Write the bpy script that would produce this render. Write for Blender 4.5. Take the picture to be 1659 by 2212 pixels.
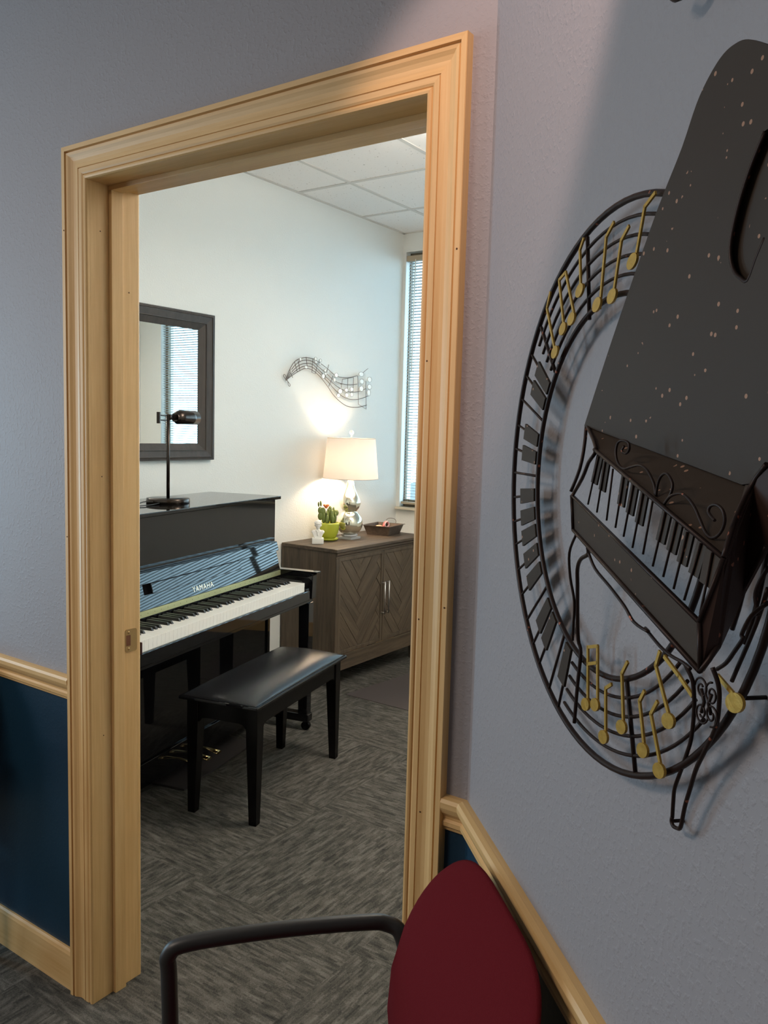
import bpy, bmesh, math, random
from mathutils import Vector, Matrix

random.seed(7)
S = bpy.context.scene
COL = S.collection
for o in list(bpy.data.objects):
    bpy.data.objects.remove(o, do_unlink=True)
R = math.radians
BULB = 215.0

# ------------------------------------------------------------------ camera
cam_d = bpy.data.cameras.new('camera')
cam = bpy.data.objects.new('camera', cam_d)
COL.objects.link(cam)
cam_d.sensor_fit = 'HORIZONTAL'
cam_d.sensor_width = 36.0
cam_d.lens = 36.0 * 1769.4 / 1659.0
cam_d.clip_start = 0.02


def cam_axes(yaw, pitch, roll):
    y, p, r = R(yaw), R(pitch), R(roll)
    f = Vector((-math.sin(y) * math.cos(p), math.cos(y) * math.cos(p), math.sin(p)))
    rt = Vector((math.cos(y), math.sin(y), 0))
    up = rt.cross(f)
    rt2 = rt * math.cos(r) + up * math.sin(r)
    return rt2, rt2.cross(f), f


rt, up, fw = cam_axes(34.588, -5.643, 1.557)
M = Matrix.Identity(4)
for i in range(3):
    M[i][0], M[i][1], M[i][2] = rt[i], up[i], -fw[i]
M.translation = Vector((1.6957, -1.2186, 1.4787))
cam.matrix_world = M
S.camera = cam

# ------------------------------------------------------------------ light and exposure
S.view_settings.view_transform = 'Standard'
S.view_settings.look = 'None'
S.view_settings.gamma = 1
S.view_settings.use_curve_mapping = False
S.view_settings.exposure = 0.0

world = bpy.data.worlds.new('sky')
S.world = world
world.use_nodes = True
wn = world.node_tree
bg = wn.nodes['Background']
bg.inputs['Color'].default_value = (0.55, 0.82, 1.0, 1)
bg.inputs['Strength'].default_value = 8.0


def lamp(name, kind, loc, energy, color, target=None, **kw):
    d = bpy.data.lights.new(name, kind)
    d.energy = energy
    d.color = color
    for k, v in kw.items():
        setattr(d, k, v)
    o = bpy.data.objects.new(name, d)
    COL.objects.link(o)
    o.location = loc
    if target is not None:
        o.rotation_euler = (Vector(target) - Vector(loc)).to_track_quat('-Z', 'Y').to_euler()
    return o


# added area light standing in for daylight from the left
lamp('foyer_left_fill', 'AREA', (-3.12, -2.0, 1.7), 54, (0.84, 0.92, 1.0), (1.0, -0.6, 1.2), shape='RECTANGLE', size=1.7, size_y=1.6)
# added warm fill from above, out of view over the foyer
lamp('foyer_top_fill', 'AREA', (-0.3, -2.3, 2.79), 44, (1.0, 0.84, 0.70), (-0.3, -2.3, 0), shape='RECTANGLE', size=1.15, size_y=0.55)
# small warm spotlight above the metal wall art, aimed at the corner
lamp('spotlight_beam', 'SPOT', (1.35, -0.85, 2.60), 44, (1.0, 0.70, 0.60), (1.13, -0.11, 2.02), spot_size=R(40), spot_blend=0.45, shadow_soft_size=0.03)
# added down and up lights that brighten the piano room, out of view
lamp('room_fill_down', 'AREA', (0.55, 1.7, 2.44), 24, (1.0, 0.93, 0.80), (0.55, 1.7, 0), shape='RECTANGLE', size=1.15, size_y=0.16)
lamp('room_fill_up', 'AREA', (0.55, 1.7, 2.51), 36, (1.0, 0.93, 0.84), (0.55, 1.7, 5), shape='RECTANGLE', size=1.15, size_y=0.16)
# added cool light for the blue tint low on the doorway wall
lamp('low_blue_fill', 'AREA', (-3.14, -0.75, 1.05), 62, (0.40, 0.76, 1.0), (-0.6, 0.2, 0.9), shape='RECTANGLE', size=0.62, size_y=1.7)


# ------------------------------------------------------------------ materials
def new_mat(name):
    m = bpy.data.materials.new(name)
    m.use_nodes = True
    nt = m.node_tree
    b = nt.nodes['Principled BSDF']
    return m, nt, b


def nd(nt, typ, **kw):
    n = nt.nodes.new(typ)
    for k, v in kw.items():
        if k in n.inputs:
            n.inputs[k].default_value = v
        else:
            setattr(n, k, v)
    return n


def simple(name, col, rough=0.5, metal=0.0, bump=0.0, bscale=60.0, coat=0.0, var=0.0, spec=None):
    m, nt, b = new_mat(name)
    b.inputs['Base Color'].default_value = (*col, 1)
    b.inputs['Roughness'].default_value = rough
    b.inputs['Metallic'].default_value = metal
    b.inputs['Coat Weight'].default_value = coat
    if spec is not None:
        b.inputs['Specular IOR Level'].default_value = spec
    tc = nd(nt, 'ShaderNodeTexCoord')
    n = nd(nt, 'ShaderNodeTexNoise')
    n.inputs['Scale'].default_value = bscale
    n.inputs['Detail'].default_value = 4
    nt.links.new(tc.outputs['Object'], n.inputs['Vector'])
    if bump > 0:
        bp = nd(nt, 'ShaderNodeBump')
        bp.inputs['Strength'].default_value = bump
        bp.inputs['Distance'].default_value = 0.004
        nt.links.new(n.outputs['Fac'], bp.inputs['Height'])
        nt.links.new(bp.outputs['Normal'], b.inputs['Normal'])
    if var > 0:
        mx = nd(nt, 'ShaderNodeMix', data_type='RGBA')
        mx.inputs['A'].default_value = (*[c * (1 - var) for c in col], 1)
        mx.inputs['B'].default_value = (*[min(1, c * (1 + var)) for c in col], 1)
        nt.links.new(n.outputs['Fac'], mx.inputs['Factor'])
        nt.links.new(mx.outputs['Result'], b.inputs['Base Color'])
    return m


def wall_mat(name, col, rough=0.55, strength=0.5):
    """Painted plaster with a knock-down texture."""
    m, nt, b = new_mat(name)
    b.inputs['Base Color'].default_value = (*col, 1)
    b.inputs['Roughness'].default_value = rough
    tc = nd(nt, 'ShaderNodeTexCoord')
    n1 = nd(nt, 'ShaderNodeTexNoise')
    n1.inputs['Scale'].default_value = 120
    n1.inputs['Detail'].default_value = 3
    n1.inputs['Distortion'].default_value = 0.15
    n2 = nd(nt, 'ShaderNodeTexNoise')
    n2.inputs['Scale'].default_value = 9
    r = nd(nt, 'ShaderNodeValToRGB')
    r.color_ramp.elements[0].position = 0.5
    r.color_ramp.elements[1].position = 0.66
    mul = nd(nt, 'ShaderNodeMath', operation='MULTIPLY')
    bp = nd(nt, 'ShaderNodeBump')
    bp.inputs['Strength'].default_value = strength
    bp.inputs['Distance'].default_value = 0.004
    L = nt.links.new
    L(tc.outputs['Object'], n1.inputs['Vector'])
    L(tc.outputs['Object'], n2.inputs['Vector'])
    L(n1.outputs['Fac'], r.inputs['Fac'])
    L(r.outputs['Color'], mul.inputs[0])
    L(n2.outputs['Fac'], mul.inputs[1])
    L(mul.outputs[0], bp.inputs['Height'])
    L(bp.outputs['Normal'], b.inputs['Normal'])
    return m


def wood(name, c1, c2, axis='Z', scale=14.0, rough=0.38, stretch=14.0, bump=0.05, coat=0.15):
    """Straight grained wood, the grain running along one object axis."""
    m, nt, b = new_mat(name)
    tc = nd(nt, 'ShaderNodeTexCoord')
    mp = nd(nt, 'ShaderNodeMapping')
    sc = {'X': (1 / stretch, 1, 1), 'Y': (1, 1 / stretch, 1), 'Z': (1, 1, 1 / stretch)}[axis]
    mp.inputs['Scale'].default_value = [s * scale for s in sc]
    n = nd(nt, 'ShaderNodeTexNoise')
    n.inputs['Scale'].default_value = 1.0
    n.inputs['Detail'].default_value = 7
    n.inputs['Roughness'].default_value = 0.62
    n.inputs['Distortion'].default_value = 0.4
    n2 = nd(nt, 'ShaderNodeTexNoise')
    n2.inputs['Scale'].default_value = 7.0
    n2.inputs['Detail'].default_value = 3
    ad = nd(nt, 'ShaderNodeMath', operation='MULTIPLY_ADD')
    ad.inputs[1].default_value = 0.35
    r = nd(nt, 'ShaderNodeValToRGB')
    r.color_ramp.elements[0].position = 0.42
    r.color_ramp.elements[0].color = (*c1, 1)
    r.color_ramp.elements[1].position = 0.80
    r.color_ramp.elements[1].color = (*c2, 1)
    L = nt.links.new
    L(tc.outputs['Object'], mp.inputs['Vector'])
    L(mp.outputs['Vector'], n.inputs['Vector'])
    L(mp.outputs['Vector'], n2.inputs['Vector'])
    L(n2.outputs['Fac'], ad.inputs[0])
    L(n.outputs['Fac'], ad.inputs[2])
    L(ad.outputs[0], r.inputs['Fac'])
    L(r.outputs['Color'], b.inputs['Base Color'])
    b.inputs['Roughness'].default_value = rough
    b.inputs['Coat Weight'].default_value = coat
    b.inputs['Coat Roughness'].default_value = 0.25
    bp = nd(nt, 'ShaderNodeBump')
    bp.inputs['Strength'].default_value = bump
    bp.inputs['Distance'].default_value = 0.002
    L(n.outputs['Fac'], bp.inputs['Height'])
    L(bp.outputs['Normal'], b.inputs['Normal'])
    return m


def carpet_mat():
    """Quarter-turned carpet tiles, every tile streaked along its own direction."""
    m, nt, b = new_mat('streaked_carpet_tiles')
    L = nt.links.new
    tc = nd(nt, 'ShaderNodeTexCoord')
    off = nd(nt, 'ShaderNodeMapping')
    T = 0.64
    off.inputs['Location'].default_value = ((0.227 + 20 * T), (-0.555 + 20 * T), 0)
    L(tc.outputs['Object'], off.inputs['Vector'])
    sep = nd(nt, 'ShaderNodeSeparateXYZ')
    L(off.outputs['Vector'], sep.inputs[0])

    def math_(op, a, bb=None):
        n = nd(nt, 'ShaderNodeMath', operation=op)
        for i, v in enumerate((a, bb)):
            if v is None:
                continue
            if isinstance(v, (int, float)):
                n.inputs[i].default_value = v
            else:
                L(v, n.inputs[i])
        return n.outputs[0]
    fx = math_('FLOOR', math_('DIVIDE', sep.outputs['X'], T))
    fy = math_('FLOOR', math_('DIVIDE', sep.outputs['Y'], T))
    par = math_('MODULO', math_('ADD', fx, fy), 2.0)

    inv = math_('SUBTRACT', 1.0, par)

    def pick(a, bb):
        return math_('ADD', math_('MULTIPLY', a, par), math_('MULTIPLY', bb, inv))
    along = pick(sep.outputs['X'], sep.outputs['Y'])
    across = pick(sep.outputs['Y'], sep.outputs['X'])

    def comb(x, y, z):
        n = nd(nt, 'ShaderNodeCombineXYZ')
        for k, v in enumerate((x, y, z)):
            if isinstance(v, (int, float)):
                n.inputs[k].default_value = v
            else:
                L(v, n.inputs[k])
        return n.outputs[0]

    def dashes(row, length, seed):
        """short woven dashes: every yarn row is cut into blocks of its own tone"""
        r = math_('FLOOR', math_('DIVIDE', across, row))
        wn = nd(nt, 'ShaderNodeTexWhiteNoise')
        L(comb(r, seed, 0.0), wn.inputs['Vector'])
        sh = math_('MULTIPLY', wn.outputs['Value'], length * 7)
        c = math_('FLOOR', math_('DIVIDE', math_('ADD', along, sh), length))
        w2 = nd(nt, 'ShaderNodeTexWhiteNoise')
        L(comb(r, c, seed + 5.0), w2.inputs['Vector'])
        return w2.outputs['Value']
    d1 = dashes(0.0052, 0.034, 1.0)
    d2 = dashes(0.0105, 0.060, 2.0)
    d3 = dashes(0.024, 0.15, 3.0)
    soft = nd(nt, 'ShaderNodeTexNoise')
    soft.inputs['Scale'].default_value = 1.0
    soft.inputs['Detail'].default_value = 3
    L(comb(math_('MULTIPLY', along, 16), math_('MULTIPLY', across, 60), 0.0), soft.inputs['Vector'])
    fib = nd(nt, 'ShaderNodeTexNoise')
    fib.inputs['Scale'].default_value = 1.0
    fib.inputs['Detail'].default_value = 2
    L(comb(math_('MULTIPLY', along, 180), math_('MULTIPLY', across, 700), 0.0), fib.inputs['Vector'])
    v = math_('ADD', math_('ADD', math_('MULTIPLY', d1, 0.10), math_('MULTIPLY', d2, 0.10)),
              math_('ADD', math_('MULTIPLY', d3, 0.05), math_('ADD', math_('MULTIPLY', soft.outputs['Fac'], 0.35), math_('MULTIPLY', fib.outputs['Fac'], 0.40))))
    r = nd(nt, 'ShaderNodeValToRGB')
    e = r.color_ramp.elements
    e[0].position = 0.36
    e[0].color = (0.032, 0.032, 0.029, 1)
    e[1].position = 0.66
    e[1].color = (0.16, 0.15, 0.132, 1)
    x = e.new(0.50)
    x.color = (0.082, 0.077, 0.067, 1)
    L(v, r.inputs['Fac'])
    L(r.outputs['Color'], b.inputs['Base Color'])
    b.inputs['Roughness'].default_value = 0.95
    b.inputs['Specular IOR Level'].default_value = 0.1
    bp = nd(nt, 'ShaderNodeBump')
    bp.inputs['Strength'].default_value = 0.5
    bp.inputs['Distance'].default_value = 0.004
    L(v, bp.inputs['Height'])
    L(bp.outputs['Normal'], b.inputs['Normal'])
    return m


def ceiling_mat():
    m, nt, b = new_mat('pitted_ceiling_tile')
    L = nt.links.new
    tc = nd(nt, 'ShaderNodeTexCoord')
    v = nd(nt, 'ShaderNodeTexNoise')
    v.inputs['Scale'].default_value = 75
    v.inputs['Detail'].default_value = 2
    L(tc.outputs['Object'], v.inputs['Vector'])
    r = nd(nt, 'ShaderNodeValToRGB')
    r.color_ramp.elements[0].position = 0.27
    r.color_ramp.elements[0].color = (0.42, 0.38, 0.34, 1)
    r.color_ramp.elements[1].position = 0.33
    r.color_ramp.elements[1].color = (0.86, 0.84, 0.81, 1)
    L(v.outputs['Fac'], r.inputs['Fac'])
    L(r.outputs['Color'], b.inputs['Base Color'])
    b.inputs['Roughness'].default_value = 0.9
    return m


def speckled_metal(name, col, spots, metal=0.35, rough=0.5):
    """Hand painted iron with small copper coloured flecks."""
    m, nt, b = new_mat(name)
    L = nt.links.new
    tc = nd(nt, 'ShaderNodeTexCoord')
    v = nd(nt, 'ShaderNodeTexVoronoi')
    v.inputs['Scale'].default_value = 85
    L(tc.outputs['Object'], v.inputs['Vector'])
    n = nd(nt, 'ShaderNodeTexNoise')
    n.inputs['Scale'].default_value = 34
    L(tc.outputs['Object'], n.inputs['Vector'])
    lt = nd(nt, 'ShaderNodeMath', operation='LESS_THAN')
    lt.inputs[1].default_value = 0.15
    gt = nd(nt, 'ShaderNodeMath', operation='GREATER_THAN')
    gt.inputs[1].default_value = 0.50
    mul = nd(nt, 'ShaderNodeMath', operation='MULTIPLY')
    L(v.outputs['Distance'], lt.inputs[0])
    L(n.outputs['Fac'], gt.inputs[0])
    L(lt.outputs[0], mul.inputs[0])
    L(gt.outputs[0], mul.inputs[1])
    mx = nd(nt, 'ShaderNodeMix', data_type='RGBA')
    mx.inputs['A'].default_value = (*col, 1)
    mx.inputs['B'].default_value = (*spots, 1)
    L(mul.outputs[0], mx.inputs['Factor'])
    L(mx.outputs['Result'], b.inputs['Base Color'])
    b.inputs['Metallic'].default_value = metal
    b.inputs['Roughness'].default_value = rough
    b.inputs['Specular IOR Level'].default_value = 0.2
    return m


def glass_mat():
    m, nt, b = new_mat('window_glass')
    nt.nodes.remove(b)
    out = nt.nodes['Material Output']
    t = nd(nt, 'ShaderNodeBsdfTransparent')
    t.inputs['Color'].default_value = (0.95, 0.98, 0.98, 1)
    g = nd(nt, 'ShaderNodeBsdfGlossy')
    g.inputs['Roughness'].default_value = 0.02
    fr = nd(nt, 'ShaderNodeLayerWeight')
    fr.inputs['Blend'].default_value = 0.12
    mx = nd(nt, 'ShaderNodeMixShader')
    nt.links.new(fr.outputs['Facing'], mx.inputs[0])
    nt.links.new(t.outputs[0], mx.inputs[1])
    nt.links.new(g.outputs[0], mx.inputs[2])
    nt.links.new(mx.outputs[0], out.inputs['Surface'])
    return m


def shade_mat():
    """White fabric that lets the bulb's light through."""
    m, nt, b = new_mat('white_linen_shade')
    nt.nodes.remove(b)
    out = nt.nodes['Material Output']
    d = nd(nt, 'ShaderNodeBsdfDiffuse')
    d.inputs['Color'].default_value = (0.86, 0.82, 0.76, 1)
    t = nd(nt, 'ShaderNodeBsdfTranslucent')
    t.inputs['Color'].default_value = (0.40, 0.355, 0.31, 1)
    mx = nd(nt, 'ShaderNodeMixShader')
    mx.inputs[0].default_value = 0.17
    tc = nd(nt, 'ShaderNodeTexCoord')
    n = nd(nt, 'ShaderNodeTexNoise')
    n.inputs['Scale'].default_value = 240
    bp = nd(nt, 'ShaderNodeBump')
    bp.inputs['Strength'].default_value = 0.12
    bp.inputs['Distance'].default_value = 0.001
    nt.links.new(tc.outputs['Object'], n.inputs['Vector'])
    nt.links.new(n.outputs['Fac'], bp.inputs['Height'])
    nt.links.new(bp.outputs['Normal'], d.inputs['Normal'])
    nt.links.new(d.outputs[0], mx.inputs[1])
    nt.links.new(t.outputs[0], mx.inputs[2])
    nt.links.new(mx.outputs[0], out.inputs['Surface'])
    return m


MT = {}
MT['lavender'] = wall_mat('lavender_grey_paint', (0.303, 0.286, 0.299), 0.6, 0.24)
MT['navy'] = wall_mat('navy_blue_paint', (0.007, 0.034, 0.066), 0.4, 0.08)
MT['cream'] = wall_mat('pale_room_paint', (0.77, 0.775, 0.74), 0.6, 0.22)
MT['white_wall'] = simple('outside_paint', (0.6, 0.6, 0.58), 0.8)
MT['maple'] = wood('varnished_maple', (0.59, 0.345, 0.125), (0.73, 0.475, 0.21), 'Z', 26, 0.45, 22, 0.03, 0.0)
MT['maple_x'] = wood('varnished_maple_crosswise', (0.59, 0.345, 0.125), (0.73, 0.475, 0.21), 'X', 26, 0.45, 22, 0.03, 0.0)
MT['carpet'] = carpet_mat()
MT['tile'] = ceiling_mat()
MT['tgrid'] = simple('ceiling_grid_metal', (0.62, 0.60, 0.56), 0.5)
MT['gap'] = simple('dark_nail_hole', (0.10, 0.045, 0.02), 0.8)
MT['brass'] = simple('satin_brass', (0.40, 0.255, 0.11), 0.38, 0.75, 0.05, 120)
MT['brass_dark'] = simple('brown_wood_recess', (0.16, 0.055, 0.02), 0.7)
MT['gold'] = simple('polished_brass', (0.83, 0.60, 0.28), 0.18, 1.0)
MT['black_gloss'] = simple('polished_black_lacquer', (0.006, 0.006, 0.007), 0.03, 0.0, spec=0.45)
MT['black_satin'] = simple('satin_black_lacquer', (0.0035, 0.003, 0.003), 0.2, spec=0.2)
MT['vinyl'] = simple('black_vinyl', (0.014, 0.014, 0.016), 0.27, 0.0, 0.12, 260, spec=0.6)
MT['ivory'] = simple('white_key_plastic', (0.86, 0.84, 0.79), 0.22)
MT['ebony'] = simple('black_key_plastic', (0.025, 0.024, 0.024), 0.33)
MT['felt'] = simple('brown_felt_cap', (0.06, 0.012, 0.012), 0.8)
MT['hinge'] = simple('brushed_brass_hinge', (0.62, 0.62, 0.34), 0.42, 0.8, 0.05, 90)
MT['gold_letter'] = simple('pale_gold_letters', (0.95, 0.88, 0.70), 0.3, 0.3)
MT['frame'] = wood('brown_black_frame', (0.030, 0.025, 0.022), (0.062, 0.050, 0.043), 'Z', 30, 0.62, 12, 0.1, 0.0)
MT['edge_highlight'] = simple('pale_edge_highlight', (0.22, 0.20, 0.185), 0.4, 0.2)  # highlight on the mirror frame's steps, put into the colour
MT['mirror'] = simple('silvered_glass', (0.90, 0.93, 0.92), 0.01, 1.0)
MT['bronze'] = simple('dark_bronze', (0.055, 0.042, 0.036), 0.2, 0.9)
MT['barnwood'] = wood('weathered_brown_wood', (0.036, 0.025, 0.016), (0.112, 0.080, 0.051), 'Z', 34, 0.62, 16, 0.35, 0.0)
MT['barnwood_y'] = wood('weathered_brown_wood_lengthwise', (0.036, 0.025, 0.016), (0.112, 0.080, 0.051), 'Y', 34, 0.62, 16, 0.35, 0.0)
MT['nickel'] = simple('brushed_nickel', (0.62, 0.60, 0.58), 0.3, 1.0)
MT['lime'] = simple('lime_glazed_ceramic', (0.42, 0.46, 0.04), 0.25, 0.0, 0.03, 40, coat=0.3)
MT['soil'] = simple('potting_soil', (0.05, 0.035, 0.022), 0.95, 0, 0.8, 180, var=0.5)
MT['cactus'] = simple('cactus_green', (0.14, 0.18, 0.04), 0.5, 0, 0.4, 160, var=0.45)
MT['flower'] = simple('orange_petal', (0.90, 0.22, 0.07), 0.55, 0, 0, 60, var=0.3)
MT['plaster'] = simple('white_plaster', (0.86, 0.84, 0.79), 0.55, 0, 0.05, 90)
MT['linen'] = shade_mat()
MT['shade_rim'] = simple('shade_rim_tape', (0.62, 0.52, 0.42), 0.7)
MT['crystal'] = simple('clear_acrylic', (0.90, 0.91, 0.92), 0.03)
MT['crystal'].node_tree.nodes['Principled BSDF'].inputs['Transmission Weight'].default_value = 0.55
MT['mercury'] = simple('mercury_glass', (0.88, 0.78, 0.63), 0.09, 0.88, 0.10, 36, var=0.30)
MT['tin'] = simple('rusted_tin', (0.11, 0.080, 0.060), 0.55, 0.4, 0.4, 55, var=0.6)
MT['pink'] = simple('pink_ribbon', (0.80, 0.20, 0.19), 0.6, 0, 0.2, 140, var=0.3)
MT['pinkpale'] = simple('pale_pink_ribbon', (0.88, 0.62, 0.60), 0.6)
MT['peach'] = simple('peach_soap', (0.85, 0.50, 0.30), 0.5)
MT['wire'] = simple('grey_brown_wire', (0.17, 0.135, 0.115), 0.45, 0.6)
MT['shell'] = simple('capiz_shell_disc', (0.86, 0.84, 0.78), 0.25, 0, 0.1, 120, var=0.12)
MT['iron'] = speckled_metal('dark_iron_rod', (0.030, 0.018, 0.015), (0.30, 0.10, 0.06), 0.4, 0.42)
MT['plate'] = speckled_metal('dark_bronze_sheet', (0.046, 0.032, 0.023), (0.36, 0.20, 0.13), 0.1, 0.55)
MT['plate_dark'] = speckled_metal('brown_black_sheet', (0.042, 0.022, 0.017), (0.30, 0.12, 0.08), 0.2, 0.5)
MT['notegold'] = simple('antique_gold_paint', (0.46, 0.27, 0.045), 0.42, 0.5, 0.15, 130, var=0.25)
MT['red'] = simple('burgundy_upholstery', (0.115, 0.008, 0.012), 0.9, 0, 0.25, 700, var=0.15, spec=0.08)
MT['blackplastic'] = simple('black_armrest', (0.022, 0.021, 0.020), 0.42)
MT['slat'] = simple('grey_blind_slat', (0.46, 0.48, 0.49), 0.45)
MT['slat_rail'] = simple('beige_blind_rail', (0.42, 0.34, 0.24), 0.5)
MT['winframe'] = simple('bronze_window_frame', (0.17, 0.125, 0.075), 0.5)
MT['cord'] = simple('white_blind_cord', (0.85, 0.84, 0.80), 0.6)
MT['sill'] = simple('cream_sill', (0.62, 0.55, 0.42), 0.4)
MT['glass'] = glass_mat()
MT['rubbermat'] = simple('dark_floor_mat', (0.030, 0.024, 0.024), 0.75, 0, 0.3, 300)
MT['pavement'] = simple('dark_pavement', (0.07, 0.075, 0.08), 0.9, 0, 0.2, 8, var=0.1)
MT['asphalt'] = simple('grey_asphalt', (0.10, 0.11, 0.12), 0.9, 0, 0.2, 8, var=0.1)
MT['panel_glow'] = simple('frosted_panel', (0.9, 0.9, 0.88), 0.6)
MT['cable'] = simple('black_cable', (0.01, 0.01, 0.01), 0.5)


# ------------------------------------------------------------------ mesh helpers
class MB:
    def __init__(self):
        self.bm = bmesh.new()

    def box(self, x0, x1, y0, y1, z0, z1, mi=0, fmi=None, bev=0.0):
        v = [self.bm.verts.new(p) for p in
             ((x0, y0, z0), (x1, y0, z0), (x1, y1, z0), (x0, y1, z0),
              (x0, y0, z1), (x1, y0, z1), (x1, y1, z1), (x0, y1, z1))]
        fs = []
        for k, idx in (('-z', (0, 3, 2, 1)), ('+z', (4, 5, 6, 7)), ('-y', (0, 1, 5, 4)),
                       ('+x', (1, 2, 6, 5)), ('+y', (2, 3, 7, 6)), ('-x', (3, 0, 4, 7))):
            f = self.bm.faces.new([v[i] for i in idx])
            f.material_index = (fmi or {}).get(k, mi)
            fs.append(f)
        if bev > 0:
            es = list({e for f in fs for e in f.edges})
            bmesh.ops.bevel(self.bm, geom=es, offset=bev, segments=2, profile=0.7, affect='EDGES')
        return self

    def hexa(self, pts, mi=0):
        """box from 8 points: 4 bottom then 4 top, both counter-clockwise"""
        v = [self.bm.verts.new(p) for p in pts]
        for idx in ((0, 3, 2, 1), (4, 5, 6, 7), (0, 1, 5, 4), (1, 2, 6, 5), (2, 3, 7, 6), (3, 0, 4, 7)):
            self.bm.faces.new([v[i] for i in idx]).material_index = mi
        return self

    def tube(self, pts, r, seg=8, closed=False, mi=0, r2=None, caps=True, flat=1.0, ref=None):
        pts = [Vector(p) for p in pts]
        n = len(pts)
        rs = r if isinstance(r, (list, tuple)) else [r + ((r2 - r) * i / max(1, n - 1) if r2 is not None else 0) for i in range(n)]
        rings = []
        prev = None
        for i, p in enumerate(pts):
            if closed:
                t = pts[(i + 1) % n] - pts[i - 1]
            else:
                t = pts[min(i + 1, n - 1)] - pts[max(i - 1, 0)]
            if t.length < 1e-9:
                t = Vector((0, 0, 1))
            t.normalize()
            if prev is None:
                a = Vector(ref) if ref else (Vector((0, 0, 1)) if abs(t.z) < 0.9 else Vector((1, 0, 0)))
                nrm = (a - t * a.dot(t)).normalized()
            else:
                nrm = (prev - t * prev.dot(t))
                nrm = nrm.normalized() if nrm.length > 1e-6 else t.orthogonal().normalized()
            prev = nrm
            b = t.cross(nrm)
            rings.append([self.bm.verts.new(p + nrm * (rs[i] * flat * math.cos(2 * math.pi * k / seg)) + b * (rs[i] * math.sin(2 * math.pi * k / seg))) for k in range(seg)])
        m = n if closed else n - 1
        for i in range(m):
            A, B = rings[i], rings[(i + 1) % n]
            for k in range(seg):
                f = self.bm.faces.new((A[k], A[(k + 1) % seg], B[(k + 1) % seg], B[k]))
                f.smooth = True
                f.material_index = mi
        if caps and not closed:
            self.bm.faces.new(rings[0][::-1]).material_index = mi
            self.bm.faces.new(rings[-1]).material_index = mi
        return self

    def lathe(self, prof, seg=32, c=(0, 0, 0), mi=0, smooth=True, sx=1.0, sy=1.0):
        """prof: list of (radius, z), bottom to top"""
        rings = []
        for r, z in prof:
            if r < 1e-6:
                rings.append([self.bm.verts.new((c[0], c[1], c[2] + z))])
            else:
                rings.append([self.bm.verts.new((c[0] + sx * r * math.cos(2 * math.pi * k / seg), c[1] + sy * r * math.sin(2 * math.pi * k / seg), c[2] + z)) for k in range(seg)])
        for A, B in zip(rings[:-1], rings[1:]):
            for k in range(seg):
                if len(A) == 1 and len(B) == 1:
                    continue
                if len(A) == 1:
                    f = self.bm.faces.new((A[0], B[(k + 1) % seg], B[k]))
                elif len(B) == 1:
                    f = self.bm.faces.new((A[k], A[(k + 1) % seg], B[0]))
                else:
                    f = self.bm.faces.new((A[k], A[(k + 1) % seg], B[(k + 1) % seg], B[k]))
                f.smooth = smooth
                f.material_index = mi
        for rg, fl in ((rings[0], True), (rings[-1], False)):
            if len(rg) > 1:
                self.bm.faces.new(rg[::-1] if fl else rg).material_index = mi
        return self

    def prism(self, poly, d0, d1, fn, mi=0):
        """poly: 2D points; fn(a, b, d) -> 3D"""
        A = [self.bm.verts.new(fn(a, b, d0)) for a, b in poly]
        B = [self.bm.verts.new(fn(a, b, d1)) for a, b in poly]
        self.bm.faces.new(A[::-1]).material_index = mi
        self.bm.faces.new(B).material_index = mi
        n = len(poly)
        for i in range(n):
            self.bm.faces.new((A[i], A[(i + 1) % n], B[(i + 1) % n], B[i])).material_index = mi
        return self

    def sphere(self, c, r, sx=1, sy=1, sz=1, seg=16, mi=0, rot=None):
        mat = Matrix.Translation(Vector(c)) @ (rot.to_4x4() if rot else Matrix.Identity(4)) @ Matrix.Diagonal((r * sx, r * sy, r * sz, 1))
        res = bmesh.ops.create_uvsphere(self.bm, u_segments=seg, v_segments=max(6, seg // 2), radius=1, matrix=mat)
        for v in res['verts']:
            for f in v.link_faces:
                f.smooth = True
                f.material_index = mi
        return self

    def sweep_rect(self, prof, path, mi=0):
        """profile swept along a path of frames; path: list of functions (a, b)->3D"""
        rings = [[self.bm.verts.new(fn(a, b)) for a, b in prof] for fn in path]
        n = len(prof)
        for A, B in zip(rings[:-1], rings[1:]):
            for i in range(n):
                self.bm.faces.new((A[i], A[(i + 1) % n], B[(i + 1) % n], B[i])).material_index = mi
        self.bm.faces.new(rings[0][::-1]).material_index = mi
        self.bm.faces.new(rings[-1]).material_index = mi
        return self

    def build(self, name, mats, parent=None, loc=None, rotz=0.0, label=None, bevel=0.0, subsurf=0):
        bmesh.ops.remove_doubles(self.bm, verts=self.bm.verts[:], dist=1e-7)
        bmesh.ops.recalc_face_normals(self.bm, faces=self.bm.faces[:])
        me = bpy.data.meshes.new(name)
        self.bm.to_mesh(me)
        self.bm.free()
        o = bpy.data.objects.new(name, me)
        for m in (mats if isinstance(mats, (list, tuple)) else [mats]):
            me.materials.append(m)
        COL.objects.link(o)
        if parent is not None:
            o.parent = parent
        if loc is not None:
            o.location = loc
        o.rotation_euler.z = rotz
        if label:
            o['label'] = label
        if bevel > 0:
            md = o.modifiers.new('bevel', 'BEVEL')
            md.width = bevel
            md.segments = 2
            md.limit_method = 'ANGLE'
            md.angle_limit = R(40)
        if subsurf:
            md = o.modifiers.new('smooth', 'SUBSURF')
            md.levels = md.render_levels = subsurf
        return o


def thing(name, label, cat, loc=(0, 0, 0), rotz=0.0, group=None):
    o = bpy.data.objects.new(name, None)
    o.empty_display_size = 0.1
    COL.objects.link(o)
    o.location = loc
    o.rotation_euler.z = rotz
    return tag(o, label, cat, group)


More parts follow.
